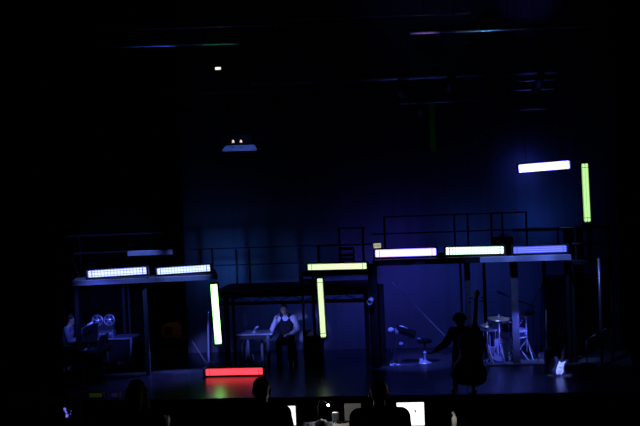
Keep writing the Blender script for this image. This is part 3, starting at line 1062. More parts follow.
# loudspeaker under the keyboard: pale things under the left platform
q = F(84.5, 388)
t = thing('microphone_stand', 'thin upright microphone stand under the left platform', 'microphone stand', q)
MB().lathe(q, Z, [(.12, 0), (.12, .02), (.02, .035)]).build('base', BLK, t)
MB().tube([q + Z * .03, q + Z * 1.25], .011, 8).build('pole', STEEL, t)
MB().tube([q + Z * 1.24, q + V((.12, 0.05, 1.32))], .010, 8).build('boom', STEEL, t)
MB().cap(q + V((.12, .05, 1.32)), q + V((.2, .08, 1.36)), .02, .026).build('head', CHROME, t, smooth=True)

# old radio cabinet in brown at the back
q0, q1 = W(160, 338, 4.6), W(183, 324.5, 4.6)
t = thing('console_radio', 'dim brown wooden radio cabinet against the back curtain under the left platform', 'radio', ((q0.x + q1.x) / 2, 4.6, 0))
xm = (q0.x + q1.x) / 2 + .02
xm_r = xm
out = [(-.24, 0), (.24, 0), (.24, .22), (.20, .30), (.1, .345), (-.1, .345), (-.20, .30), (-.24, .22)]
zb_ = q0.z + .02
MB().prism(out, .22, (xm, 4.6, zb_), X, Z).build('cabinet', BROWN, t, bevel=.008)
MB().box((xm - .06, 4.48, zb_ + .17), (.19, .012, .2)).build('dial', BLKM, t)
for k in range(3):
    MB().box((xm - .06, 4.47, zb_ + .11 + .06 * k), (.15, .01, .014)).build('slat', mat('dial_brown', (.14, .07, .03), .5), t)
for s_ in (-1, 1):
    MB().lathe((xm + .17, 4.49, zb_ + .11 + .06 * s_), -Y_, [(.02, 0), (.018, .02), (0, .02)], 12).build('knob', BLK, t)
t = thing('side_table', 'black pedestal table under the brown radio cabinet', 'table', (xm, 4.6, 0))
MB().box((xm, 4.6, zb_ - .02), (.6, .34, .035)).build('top', BLK, t)
MB().tube([(xm, 4.6, .03), (xm, 4.6, zb_ - .03)], .03, 10).build('column', BLK, t)
MB().lathe((xm, 4.6, 0), Z, [(.2, 0), (.2, .02), (.03, .05)]).build('base', BLK, t)

# ------------------------------------------------------------------ keyboard on stand, stool (centre right)
YQ = 3.1
q = F(400, 364.5)
YQ = q.y
t = thing('keyboard', 'dark keyboard tilted on a chrome stand beside the centre column', 'keyboard', q)
p0, p1 = W(396, 328.5, YQ), W(415.5, 334.0, YQ)
d = (p1 - p0).normalized()
MB().beam(p0, p1 - Z * .02, .24, .10, (0, -.2, 1)).build('body', BLKM, t, bevel=.012)
e0, e1 = W(399.5, 325.8, YQ - .12), W(407.5, 328.6, YQ - .12)
MB().tube([e0, e0.lerp(e1, .5) + Z * .012, e1], .012, 8).build('edge_strip', CHROME, t, smooth=True)
c = W(391, 330.3, YQ - .1)
mb = MB()
mb.ell(c, (.075, .08, .066), None, 16)
mb.build('end_cheek', mat('pale_blue_cloth', (.45, .45, .55), .7), t, smooth=True)
MB().ell(W(397, 331.5, YQ - .08), (.05, .05, .085)).build('end_cheek', mat('mid_blue_cloth', (.22, .22, .3), .7), t, smooth=True)
mb = MB()
for a_, b_ in (((393.3, 336), (391.5, 352)), ((397, 337), (393, 364)), ((404.5, 349), (398.2, 365)), ((410, 337), (397.5, 364))):
    MB().tube([W(*a_, YQ - .06 if a_[0] < 400 else YQ + .05), W(*b_, YQ)], .012, 8).build('leg', mat('dull_steel', (.35, .35, .4), .35, .9), t)
MB().tube([W(386, 364.6, YQ), W(400, 364.3, YQ)], .014, 8).build('foot_bar', CHROME, t)
MB().ell(W(401.3, 344.2, YQ - .05), (.06, .06, .05)).build('clamp', mat('mid_blue_cloth', (.22, .22, .3), .7), t, smooth=True)
MB().ell(W(394.8, 364, YQ - .02), (.035, .04, .02)).build('foot', CHROME, t, smooth=True)
# small lamp arm on the left
t = thing('hooked_lamp', 'small silver hooked lamp arm above the keyboard by the centre column', 'lamp', W(384, 320, YQ))
MB().tube([W(383, 313.5, YQ), W(384.2, 316, YQ), W(384.6, 320, YQ), W(384, 322, YQ)], .012, 8).build('arm', CHROME, t, smooth=True)
MB().tube([W(384, 322, YQ), V((W(384, 322, YQ).x, YQ, 0.02))], .012, 8).build('pole', BLK, t)
MB().lathe((W(384, 322, YQ).x, YQ, 0), Z, [(.1, 0), (.1, .015), (.015, .03)]).build('base', BLK, t)
# cable on the floor to the stool
tag(MB().tube([F(397, 366), F(405, 364.4), F(413, 365.0), F(421, 363)], .011, 8).build('floor_cable', STEEL, smooth=True), 'cable lying on the floor between the keyboard and the stool', 'cable')

q = F(425.3, 363.0)
t = thing('bar_stool', 'round stool on a chrome column right of the keyboard', 'stool', q)
zt_ = W(425, 340.4, q.y).z
MB().lathe(q + Z * (zt_ - .05), Z, [(0, 0), (.13, 0), (.16, .02), (.16, .06), (.13, .075), (0, .08)]).build('seat', SOFT, t, smooth=True)
MB().tube([q + Z * .03, q + Z * (zt_ - .04)], .026, 12).build('column', CHROME, t, smooth=True)
MB().lathe(q + Z * (zt_ * .42), Z, [(.03, 0), (.042, .01), (.042, .03), (.03, .04)]).build('collar', CHROME, t, smooth=True)
MB().lathe(q, Z, [(.15, 0), (.15, .012), (.06, .04), (.03, .07)]).build('base', CHROME, t, smooth=True)
MB().ell(W(418.6, 338.8, q.y - .05), (.055, .05, .018)).build('handle', mat('mid_blue_cloth', (.22, .22, .3), .7), t, smooth=True)
q2 = F(421.5, 363)
t = thing('foot_pedal', 'small chrome foot pedal on the floor beside the round stool', 'pedal', q2)
MB().box(q2 + Z * .012, (.10, .2, .024)).build('base', CHROME, t, bevel=.004)
MB().box(q2 + V((0, 0, .06)), (.07, .18, .015), rot=Matrix.Rotation(R(18), 3, 'X')).build('plate', CHROME, t)

# ------------------------------------------------------------------ drum kit
HW = mat('drum_hardware', (.8, .8, .86), .25, .3)
RUG = mat('dark_rug', (.06, .06, .08), .95, vary=.3, scale=20)
ra, rb = F(488, 366), F(549, 358.5)
rug0 = V(((ra.x + rb.x) / 2, ra.y, 0))
t = MB().box(((ra.x + rb.x) / 2, min(ra.y, rb.y) + .62, .012), (rb.x - ra.x, 1.25, .022)).build('rug', RUG, bevel=.004)
tag(t, 'dark rug under the drum kit', 'rug')
zf = .024
YDR = min(ra.y, rb.y) + .55


def drum(name, label, c, axis, r, L, legs=0):
    ax_ = V(axis).normalized()
    t = thing(name, label, 'drum', (c[0], c[1], zf))
    c = V(c)
    MB().lathe(c - ax_ * L / 2, ax_, [(r, 0), (r, L)], 32).build('shell', DRUM, t, smooth=False)
    shell_ = [o for o in t.children][0]
    for s_ in (-1, 1):
        MB().lathe(c + ax_ * (s_ * L / 2) - ax_ * .012, ax_, [(r + .004, 0), (r + .014, .0), (r + .014, .024), (r + .002, .024)], 32).build('hoop', HW, t)
        MB().lathe(c + ax_ * (s_ * (L / 2 + .002)) - ax_ * .002, ax_, [(r - .002, 0), (r - .002, .004)], 32).build('drum_head', mat('dark_drum_head', (.015, .015, .02), .9, spec=.1), t)
    u = ax_.orthogonal().normalized()
    v = ax_.cross(u)
    for k in range(8):
        an = 2 * math.pi * k / 8
        p_ = c + (u * math.cos(an) + v * math.sin(an)) * (r + .014)
        MB().tube([p_ - ax_ * (L / 2), p_ + ax_ * (L / 2)], .005, 6).build('tension_rod', HW, shell_)
    return t


q = W(499.5, 348, YDR)
bd = drum('bass_drum', 'small bass drum in the middle of the drum kit', (q.x, YDR + .1, .27), (0, 1, 0), .24, .34)
MB().tube([V((q.x, YDR - .11, .27)) + V((math.cos(a_) * .07, 0, math.sin(a_) * .07)) for a_ in [2 * math.pi * i / 24 for i in range(24)]], .011, 8, True).build('port_ring', HW, bd, smooth=True)
for s_ in (-1, 1):
    MB().tube([(q.x + s_ * .2, YDR - .02, .18), (q.x + s_ * .36, YDR - .12, zf)], .011, 8).build('spur', HW, bd)
q = W(489.5, 340, YDR)
ft = drum('floor_tom', 'floor tom at the left of the drum kit', (q.x, YDR + .05, .52), (0, 0, 1), .17, .36)
for k in range(3):
    an = R(30 + 120 * k)
    MB().tube([(q.x + math.cos(an) * .19, YDR + .05 + math.sin(an) * .19, zf), (q.x + math.cos(an) * .19, YDR + .05 + math.sin(an) * .19, .6)], .013, 8).build('leg', HW, ft)
q = W(508, 333, YDR)
tt = drum('tom_drum', 'tom on a chrome stand right of the upright cymbal stand', (q.x, YDR + .0, .80), (0, -.25, 1), .15, .24)
MB().tube([(q.x, YDR, .68), (q.x, YDR + .02, .25)], .015, 8).build('stand_pole', HW, tt)
for k in range(3):
    an = R(-90 + 120 * k)
    MB().tube([(q.x, YDR + .02, .35), (q.x + math.cos(an) * .22, YDR + .02 + math.sin(an) * .22, zf)], .011, 8).build('leg', HW, tt)
q = W(524.5, 345, YDR)
sn = drum('snare_drum', 'snare drum behind the pale blue post', (q.x - .12, YDR + .02, .62), (0, -.1, 1), .17, .14)
MB().tube([(q.x - .12, YDR + .02, .55), (q.x - .12, YDR + .02, .2)], .014, 8).build('stand_pole', HW, sn)
for k in range(3):
    an = R(90 + 120 * k)
    MB().tube([(q.x - .12, YDR + .02, .3), (q.x - .12 + math.cos(an) * .22, YDR + .02 + math.sin(an) * .22, zf)], .011, 8).build('leg', HW, sn)


def cymbal_stand(label, px, py, Yc, r, tilt, z0=zf, boom=None):
    cpos = W(px, py, Yc)
    base = V((cpos.x, Yc, z0)) if boom is None else V((boom, Yc, z0))
    t = thing('cymbal_stand', label, 'cymbal', base)
    axc = V((math.sin(tilt), -.18, math.cos(tilt))).normalized()
    MB().lathe(cpos, axc, [(0, .018), (r * .16, .016), (r * .22, .004), (r * .6, -.006), (r, -.02), (r, -.024), (r * .6, -.010), (r * .2, 0), (0, .012)], 32).build('cymbal', BRASS, t, smooth=True)
    MB().lathe(cpos, axc, [(.0, .06), (.014, .055), (.014, .03), (.02, .018)], 12).build('wing_nut', HW, t)
    if boom is None:
        MB().tube([base + Z * .15, cpos + Z * .02], .016, 10).build('pole', HW, t, smooth=True)
    else:
        k_ = V((boom, Yc, cpos.z * .78))
        MB().tube([base + Z * .15, k_], .016, 10).build('pole', HW, t, smooth=True)
        MB().tube([k_, cpos], .011, 8).build('boom', HW, t, smooth=True)
    for k in range(3):
        an = R(-70 + 120 * k)
        e = base + V((math.cos(an) * .3, math.sin(an) * .3, .010))
        MB().tube([base + Z * .42, e], .011, 8).build('leg', HW, t)
    return t


cymbal_stand('cymbal on a bright upright chrome stand in the middle of the drum kit', 498.6, 317.3, YDR - .28, .24, .05)
cymbal_stand('cymbal on a boom stand at the right of the drum kit', 526.5, 313.0, YDR + .15, .19, -.2, boom=W(526, 340, YDR).x + .03)
q = W(489.5, 324, YDR)
t = cymbal_stand('low pair of cymbals at the left end of the drum kit', 487, 324.5, YDR - .25, .15, .02)


def mic_stand(label, base, knee, tip, hd=None, r=.012):
    t = thing('microphone_stand', label, 'microphone stand', base)
    MB().lathe(base, Z, [(.13, 0), (.13, .02), (.02, .04)]).build('base', BLK, t)
    MB().tube([V(base) + Z * .03, knee], r, 8).build('pole', STEEL, t, smooth=True)
    MB().tube([V(knee) - (V(tip) - V(knee)) * .15, tip], r * .8, 8).build('boom', STEEL, t, smooth=True)
    d_ = (V(tip) - V(knee)).normalized()
    MB().cap(V(tip), V(tip) + d_ * .10, .017, .025).build('microphone', GREY, t, smooth=True)
    return t


yq = YDR + .45
mic_stand('boom microphone stand over the cymbal at the middle of the drum kit', (W(513, 340, yq).x, yq, zf), W(513, 298.5, yq), W(502.5, 293.8, yq))
yq = YDR + .25
mic_stand('boom microphone reaching over the right side of the drum kit', (W(541.5, 340, yq).x, yq, 0), W(541.5, 287, yq), W(522.5, 320, yq))
yq = YDR + .6
mic_stand('short boom microphone between the right-hand cymbal and the pale post', (W(533, 340, yq).x, yq, zf if W(533, 340, yq).x < rb.x else 0), W(533, 305.5, yq), W(521, 301.6, yq))
q = F(546.8, 362)
t = thing('speaker_stand', 'tall thin stand with a lamp head right of the drum kit', 'stand', q)
tp = W(545.4, 285, q.y)
MB().tube([q + Z * .03, (tp.x, q.y, tp.z)], .021, 10).build('pole', mat('dull_steel', (.35, .35, .4), .35, .9), t, smooth=True)
MB().lathe((tp.x, q.y, tp.z), V((-.6, -.8, 0)), [(.03, -.10), (.06, -.05), (.075, .06), (.065, .06), (.05, 0), (0, 0)]).build('lamp_head', BLK, t, smooth=True)
for k in range(3):
    an = R(90 + 120 * k)
    MB().tube([q + Z * .3, q + V((math.cos(an) * .28, math.sin(an) * .28, .012))], .010, 8).build('leg', BLK, t)
q = F(541.5, 359.2)
t = thing('floor_lamp_can', 'small pale floor lamp on the rug edge right of the drum kit', 'stage light', q)
MB().lathe(q + Z * .09, V((-.3, -1, .15)), [(.04, -.09), (.06, -.07), (.065, .07), (.055, .07), (.05, .03), (0, .03)]).build('body', CHROME, t, smooth=True)
MB().box(q + Z * .008, (.12, .12, .016)).build('base', BLK, t)
MB().tube([q + V((-.075, 0, .01)), q + V((-.078, 0, .09)), q + V((-.06, 0, .09))], .007, 6).build('yoke', BLK, t)

# chrome lamp cluster above the bassist, second post bits
# ------------------------------------------------------------------ guitar on stand
q = F(559, 376)
q.z = 0
t = thing('electric_guitar', 'electric guitar with a white front standing upright at the right of the stage', 'guitar', q + Z * .10)
g0 = W(559.3, 368.8, q.y)
up_ = (W(563.6, 349, q.y) - g0)
up_ = (Matrix.Rotation(R(-6), 3, 'X') @ up_).normalized()
uu = Matrix.Rotation(R(20), 3, 'Z') @ X
uu = (uu - up_ * uu.dot(up_)).normalized()
hb = [(0, -.16), (.08, -.155), (.135, -.11), (.145, -.05), (.115, .02), (.105, .07), (.125, .13), (.15, .19), (.135, .22), (.09, .19), (.05, .165), (.03, .17)]
lb = [(-.03, .17), (-.06, .18), (-.11, .23), (-.15, .22), (-.14, .15), (-.105, .08), (-.11, .02), (-.145, -.05), (-.14, -.11), (-.08, -.155)]
MB().prism(hb + lb, .045, g0, uu, up_).build('body', mat('guitar_dark_blue', (.03, .03, .05), .25), t, bevel=.008)
gn = uu.cross(up_)
if gn.y > 0:
    gn = -gn
MB().prism([(-.05, -.12), (.06, -.11), (.09, -.04), (.07, .03), (.07, .11), (.10, .18), (.03, .15), (-.05, .15), (-.07, .05), (-.08, -.05)], .006, g0 + gn * .027, uu, up_).build('pickguard', mat('white_pickguard', (.85, .85, .85), .3), t)
MB().beam(g0 + up_ * .14 + gn * .025, g0 + up_ * .60 + gn * .02, .045, .022, gn).build('neck', BLK, t)
MB().beam(g0 + up_ * .60 + gn * .015, g0 + up_ * .76 + gn * .01, .075, .016, gn).build('headstock', BLK, t)
for k in range(2):
    MB().beam(g0 + gn * .035 + up_ * (-.03 + .08 * k) - uu * .03, g0 + gn * .035 + up_ * (-.03 + .08 * k) + uu * .045, .02, .01, gn).build('pickup', WHITE, t)
MB().beam(g0 + gn * .035 - up_ * .09 - uu * .03, g0 + gn * .035 - up_ * .09 + uu * .04, .025, .012, gn).build('bridge', CHROME, t)
for k in range(6):
    s_ = -1 if k % 2 else 1
    qq = g0 + up_ * (.63 + .02 * k)
    MB().tube([qq, qq + uu * (s_ * .06)], .006, 6).build('tuning_peg', CHROME, t)
t = thing('guitar_stand', 'black stand holding the white-fronted electric guitar', 'stand', q)
bk = q - gn * .06
for s_ in (-1, 1):
    MB().tube([g0 - up_ * .17 + uu * (s_ * .10) + gn * .05, g0 - up_ * .19 + uu * (s_ * .10) - gn * .05, q + V((s_ * .18, -.02, .012))], .010, 8).build('leg', BLK, t)
MB().tube([g0 + up_ * .05 - gn * .06, q + V((0, .28, .012))], .010, 8).build('back_leg', BLK, t)
MB().tube([g0 - up_ * .19 - uu * .1 - gn * .05, g0 + up_ * .05 - gn * .06, g0 - up_ * .19 + uu * .1 - gn * .05], .009, 8).build('yoke', BLK, t)
q = F(552.5, 375)
t = thing('guitar_amplifier', 'dark guitar amplifier left of the electric guitar', 'amplifier', q)
MB().box(q + V((0, .2, .26)), (.24, .28, .5)).build('cabinet', BLK, t, bevel=.012)
MB().box(q + V((0, .05, .22)), (.2, .015, .34)).build('grille', BLKM, t)
MB().tube([q + V((-.06, .2, .51)), q + V((-.04, .2, .55)), q + V((.04, .2, .55)), q + V((.06, .2, .51))], .009, 8).build('handle', BLK, t)
q = W(591, 337.5, 2.6)
mic_stand('microphone stand with a glinting head left of the silver pole', (q.x - .1, 2.6, 0), q + V((-.1, 0, -.06)), q)

# boxes with dim glowing fronts standing in for coloured patches on the stage lip
for (px, py, c_, lab) in ((96.5, 401.8, (.006, .013, .001), 'dim green glowing box on the stage edge at the far left'), (115.5, 402, (.006, .003, .028), 'dim violet glowing box on the stage edge right of the green one')):
    q = W(px, py, -.08)
    t = thing('glow_box', lab, 'stage light', (q.x, -.05, .015), 'glowing boxes on the stage edge')
    wd = (13 if px < 100 else 7) * S(0)
    MB().box((q.x, -.05, .075), (wd + .04, .12, .12)).build('housing', BLK, t, bevel=.006)
    MB().box((q.x, -.115, .08), (wd, .012, .08)).build('lens', emat('foot_' + str(int(px)), c_, 1.), t)

# ------------------------------------------------------------------ rig overhead
PIPE = mat('rig_pipe', (.45, .45, .5), .35, .3)


def pipe(a, b, Ya, Yb, label, r=.024, m_=PIPE, name='hanging_pipe'):
    A, B = W(*a, Ya), W(*b, Yb)
    A.z = B.z = (A.z + B.z) / 2
    t = thing(name, label, 'rigging', (A + B) / 2, 'rigging pipes over the stage')
    MB().tube([A, B], r, 10).build('tube', m_, t, smooth=True)
    for k in (.08, .92):
        p_ = A.lerp(B, k)
        MB().tube([p_, (p_.x, p_.y, 9.19)], .005, 6).build('cable', BLK, t)
        MB().box(p_ + Z * .02, (.05, .06, .08)).build('clamp', BLK, t)
    return t, A, B


rp = [
    ((70, 35), (290, 20.5), .8, 1.5, 'long thin upper pipe over the left of the stage', .02),
    ((97, 49.5), (239, 39.2), 1.4, 1.9, 'thicker lower pipe over the left of the stage with a blue sheen', .05),
    ((410, 32), (590, 24.3), 1.4, 1.8, 'pipe over the right of the stage with a violet sheen at its left end', .06),
    ((262, 22), (470, 11.5), .7, 1.2, 'thin pipe highest above the middle of the stage', .018),
    ((250, 86), (560, 70), 2.6, 3.2, 'long pipe carrying the dark row of lamps in the middle', .04),
    ((205, 140), (360, 131), 3.4, 3.6, 'low pipe beside the work lamp tray', .018),
    ((400, 104), (520, 98.5), 3.6, 3.8, 'grey pipe behind the right lamps', .022),
    ((500, 82), (562, 79.2), 3.0, 3.2, 'topmost of the short pipes at upper right', .016),
    ((505, 91), (560, 88.4), 3.2, 3.3, 'middle one of the short pipes at upper right', .018),
    ((515, 110), (556, 108.4), 3.4, 3.5, 'lowest of the short pipes at upper right', .02),
    ((160, 96), (300, 88), 2.6, 2.9, 'pipe carrying the small white work light', .022),
]
RP = [pipe(*p_[:5], r=p_[5]) for p_ in rp]
# diagonal struts
for (a, b, Y0, lab) in (((474, 144), (503, 112), 3.2, 'slanting strut left of the hung blue-white bar'), ((566, 117), (584, 136), 3.2, 'slanting strut above the upright green bar')):
    A, B = W(*a, Y0), W(*b, Y0)
    t = thing('hanging_strut', lab, 'rigging', B)
    MB().tube([A, B], .02, 8).build('tube', PIPE, t, smooth=True)
    p_ = A if A.z > B.z else B
    MB().tube([p_, (p_.x, p_.y, 9.19)], .006, 6).build('cable', BLK, t)
    MB().box(p_, (.06, .06, .08)).build('clamp', CHROME, t)

# cables that hold the high bar
_, A, B = BARS[9]
t = thing('hanging_cables', 'pair of thin steel cables holding the high blue-white light bar', 'cable', A)
for k in (.15, .85):
    p_ = A.lerp(B, k) + V((0, .09, .08))
    MB().tube([p_, (p_.x, p_.y, 9.19)], .005, 6).build('cable', BLK, t)


# par cans
def par_can(loc, aim, label):
    t = thing('hanging_spotlight', label, 'stage light', loc, 'lamps hung from the rig')
    d_ = (V(aim) - V(loc)).normalized()
    MB().lathe(loc, d_, [(.04, -.20), (.08, -.17), (.10, -.02), (.105, .16), (.112, .16), (.112, .18), (.095, .18), (.095, .02), (0, .02)], 20).build('body', BLK, t, smooth=True)
    MB().lathe(V(loc) + d_ * .04, d_, [(.09, 0), (.085, .015), (.05, .03), (0, .034)], 18).build('lens', mat('lens_glass', (.15, .15, .18), .1, .0), t, smooth=True)
    s_ = d_.cross(Z).normalized()
    MB().tube([V(loc) + s_ * .118, V(loc) + s_ * .118 + Z * .17, V(loc) - s_ * .118 + Z * .17, V(loc) - s_ * .118], .009, 6).build('yoke', BLK, t)
    MB().box(V(loc) + Z * .20, (.04, .05, .07)).build('clamp', BLK, t)
    return t


n_ = 0
words_ = ['leftmost', 'second', 'third', 'fourth', 'fifth', 'sixth', 'seventh']
for (idx, n, rowname, az) in ((4, 7, 'on the long middle pipe', -4), (6, 3, 'on the grey pipe at upper right', 0), (10, 3, 'on the pipe with the white work light', 2)):
    _, A, B = RP[idx]
    for k in range(n):
        p_ = A.lerp(B, (k + .5) / n) - Z * .24
        par_can(p_, p_ + V((random.uniform(-.6, .6), -.8 if k % 2 else 1.0, -1.3)), words_[k] + ' lamp ' + rowname + ', counted from the left')

# small white work light
p_ = W(218, 68, 2.7)
t = thing('work_light', 'small white-glowing work light above the stage at upper left', 'lamp', p_)
MB().box(p_ + V((0, .06, .02)), (.2, .12, .12)).build('housing', BLK, t, bevel=.01)
MB().box(p_ + V((.0, -.005, -.01)), (.125, .012, .055)).build('glowing_panel', emat('work_glow', (1., 1., .95), 1.2), t)
MB().tube([p_ + V((0, .06, .07)), (p_.x, p_.y + .06, 9.19)], .008, 6).build('cable', BLK, t)
MB().box(p_ + V((.02, .04, -.42)), (.16, .12, .05)).build('bracket', mat('greenish_metal', (.12, .22, .16), .4, .5), t)
MB().tube([p_ + V((.0, .06, -.04)), p_ + V((.02, .04, -.42))], .010, 6).build('rod', BLK, t)
# tray with two glinting lamps
p_ = W(240, 149, 3.0)
A, B = W(222, 149, 3.0), W(257, 148.2, 3.0)
zt_ = A.z
t = thing('projector_tray', 'pale blue tray with two small glowing lamps hung at upper left of the middle', 'projector', p_)
ta, tb, tc, td = W(222, 151.5, 2.8), W(257, 150.6, 2.8), W(254, 146, 3.2), W(226, 146.8, 3.2)
tk = V((0, .02, .03))
MB().hull8([ta, tb, tc, td, ta + tk, tb + tk, tc + tk, td + tk]).build('tray', mat('tray_paint', (.30, .36, .5), .6), t)
zt_ = tc.z
for px in (233.2, 241):
    q = W(px, 142, 3.0)
    MB().lathe(V((q.x, 3.0, zt_ + .03)), Z, [(.035, 0), (.035, .04), (.02, .06)], 12).build('socket', BLK, t)
    MB().ell(V((q.x, 3.0, q.z)), (.028, .028, .05)).build('bulb', emat('tray_bulb', (1., .72, .6), .9), t, smooth=True)
MB().box((p_.x, 3.35, zt_ + .15), (.5, .2, .22)).build('projector_body', BLKM, t, bevel=.01)
for x in (A.x + .15, B.x - .15):
    MB().tube([(x, 3.2, zt_ + .0), (x, 3.15, 9.19)], .006, 6).build('cable', BLK, t)
# small glinting lamp at (339,162)
p_ = W(339.5, 161, 3.4)
t = thing('hanging_lamp', 'tiny glinting lamp hanging on a thin cable over the middle of the stage', 'lamp', p_)
MB().lathe(p_, V((0, -.3, -1)), [(.02, -.06), (.04, -.03), (.07, .05), (.06, .05), (.03, 0), (0, 0)], 16).build('shade', CHROME, t, smooth=True)
MB().tube([p_ + Z * .05, (p_.x, p_.y, 9.19)], .006, 6).build('cable', BLK, t)
# narrow strip; its green colour stands in for a faint lit streak
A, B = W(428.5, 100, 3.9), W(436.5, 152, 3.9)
tag(MB().box(((A.x + B.x) / 2, 3.95, (A.z + B.z) / 2), (B.x - A.x, .02, A.z - B.z)).build('hanging_streak', mat('green_lit_streak', (.05, .30, .10), .9, vary=.2)), 'narrow strip hanging from the grey pipe, coloured green as a lit streak', 'streak')

# ------------------------------------------------------------------ crew desk in the hall
ZF = .85
struct(MB().box((1.2, -15.0, ZF - .45), (20, 13.5, .9)).build('floor_tier', BLKW))
YC = -9.2
zd = W(340, 431, YC - .1).z
DESKM = mat('crew_desk_top', (.55, .55, .55), .5)
A, B = W(150, 420, YC), W(480, 420, YC)
t = thing('crew_desk', 'long control desk in the dark hall in front of the stage', 'desk', ((A.x + B.x) / 2, YC, ZF))
MB().box(((A.x + B.x) / 2, YC - .1, zd - .02), (B.x - A.x, .72, .04)).build('top', BLKM, t)
for x in (A.x + .1, (A.x + B.x) / 2, B.x - .1):
    MB().box((x, YC - .1, (zd + ZF) / 2 - .02), (.06, .6, zd - ZF - .04)).build('leg', BLK, t)


zk_ = W(340, 421.2, YC - .05).z
A, B = W(301, 420, YC - .25), W(356, 420, YC - .25)
t = thing('mixing_console', 'low dark mixing console under the blue jacket and the white papers', 'mixing console', ((A.x + B.x) / 2, YC - .25, zd))
MB().hull8([V((A.x, YC - .47, zd)), V((B.x, YC - .47, zd)), V((B.x, YC - .05, zd)), V((A.x, YC - .05, zd)),
            V((A.x, YC - .47, zk_ - .004)), V((B.x, YC - .47, zk_ - .004)), V((B.x, YC - .05, zk_)), V((A.x, YC - .05, zk_))]).build('case', BLK, t)
for k in range(8):
    MB().box((A.x + .04 + (B.x - A.x - .08) * k / 7, YC - .472, zd + .03), (.012, .012, .02)).build('fader', GREY, t)


def laptop(label, pa, pb, ys, glow, cut=None):
    A, B = W(*pa, ys), W(*pb, ys)       # upper left, lower right of the screen
    w_ = B.x - A.x
    h_ = A.z - zd - .012
    xm = (A.x + B.x) / 2
    t = thing('laptop', label, 'laptop', (xm, ys - .1, zd))
    bs_ = MB().box((xm, ys - .14, zd + .011), (w_ + .02, .24, .018)).build('base', GREY, t, bevel=.003)
    ld_ = MB().box((xm, ys + .02, zd + .02 + h_ / 2), (w_ + .02, .014, h_ + .02)).build('lid', BLK, t, bevel=.003)
    MB().box((xm, ys + .011, zd + .02 + h_ / 2), (w_, .004, h_)).build('screen', emat('screen_' + str(int(pa[0])), *glow), ld_)
    MB().box((xm, ys - .13, zd + .021), (w_ - .03, .11, .003)).build('keys', BLK, bs_)
    return t, xm, h_


lp, xm_, hh = laptop('laptop with a bright white screen right of the person at the control desk', (396.6, 403.8), (424.6, 426), YC, ((1.0, 1.0, 1.0), 1.6))
q = W(415.2, 411, YC)
mk = MB()
mk.box(q + V((0, .006, 0)), (.022, .004, .012))
mk.box(q + V((.002, .006, -.012)), (.010, .004, .010))
mk.build('screen_mark', BLKM, lp)
q = W(287, 408, YC)
q2 = W(295.3, 408, YC)
q3 = W(294.3, 427, YC)
t = thing('monitor', 'narrow upright white-lit screen right of the dark round head', 'monitor', (q.x, YC, zd))
wm = .105
MB().box((q2.x - wm / 2, YC + .02, (q.z + zd) / 2 + .03), (wm + .02, .03, q.z - zd)).build('case', BLK, t, bevel=.004)
MB().box((q2.x - wm / 2, YC + .003, (q.z + zd) / 2 + .03), (wm, .004, q.z - zd - .02)).build('screen', emat('screen_side', (1., 1., 1.), 1.3), t)
MB().box((q2.x - wm / 2, YC + .03, zd + .015), (.10, .14, .03)).build('foot', BLK, t)

# grey panel, small white box, lamp, papers, bottle
A, B = W(344, 404.5, YC), W(361, 419, YC)
t = thing('tablet', 'dull grey upright panel behind the person at the control desk', 'tablet', ((A.x + B.x) / 2, YC + .05, zd))
MB().box(((A.x + B.x) / 2, YC + .04, (A.z + zd) / 2), (B.x - A.x, .02, A.z - zd)).build('panel', emat('dull_screen', (.050, .050, .045), 1.), t, bevel=.003)
MB().box(((A.x + B.x) / 2, YC + .07, zd + .03), (.1, .1, .06)).build('stand', BLK, t)
A, B = W(331.8, 413, YC - .12), W(338.6, 420, YC - .12)
t = thing('small_speaker', 'small white cube under the desk lamp', 'speaker', ((A.x + B.x) / 2, YC - .1, zk_))
MB().box(((A.x + B.x) / 2, YC - .09, (A.z + zk_) / 2), (B.x - A.x, .06, A.z - zk_)).build('case', mat('white_case', (.7, .7, .66), .5), t, bevel=.008)
MB().box(((A.x + B.x) / 2, YC - .121, (A.z * .35 + zk_ * .65)), ((B.x - A.x) * .5, .004, .014)).build('badge', PAPER, t)
q = W(328.3, 405.3, YC - .05)
t = thing('desk_lamp', 'tiny glaring desk lamp on a thin goose neck at the control desk', 'lamp', (q.x - .12, YC + .05, zd))
MB().lathe((q.x - .12, YC + .05, zd), Z, [(.04, 0), (.04, .015), (.008, .025)], 14).build('base', BLK, t)
MB().tube([(q.x - .12, YC + .05, zd + .02), (q.x - .12, YC + .05, q.z - .02), (q.x - .09, YC + .03, q.z + .04), (q.x - .02, YC - .03, q.z + .025)], .005, 8).build('neck', BLK, t, smooth=True)
MB().ell(q, (.011, .011, .011), None, 12).build('bulb', emat('lamp_bulb', (1., .93, .78), 330.), t, smooth=True)
A, B = W(328, 420.8, YC - .3), W(354, 420.6, YC - .3)
t = MB().hull8([V((A.x, YC - .44, zk_ + .002)), V((B.x, YC - .44, zk_ + .002)), V((B.x, YC - .12, zk_ + .002)), V((A.x + .06, YC - .12, zk_ + .002)),
                V((A.x, YC - .44, zk_ + .006)), V((B.x, YC - .44, zk_ + .006)), V((B.x, YC - .12, zk_ + .03)), V((A.x + .06, YC - .12, zk_ + .012))]).build('paper_sheets', PAPER)
tag(t, 'white sheets of paper lit by the desk lamp', 'paper')
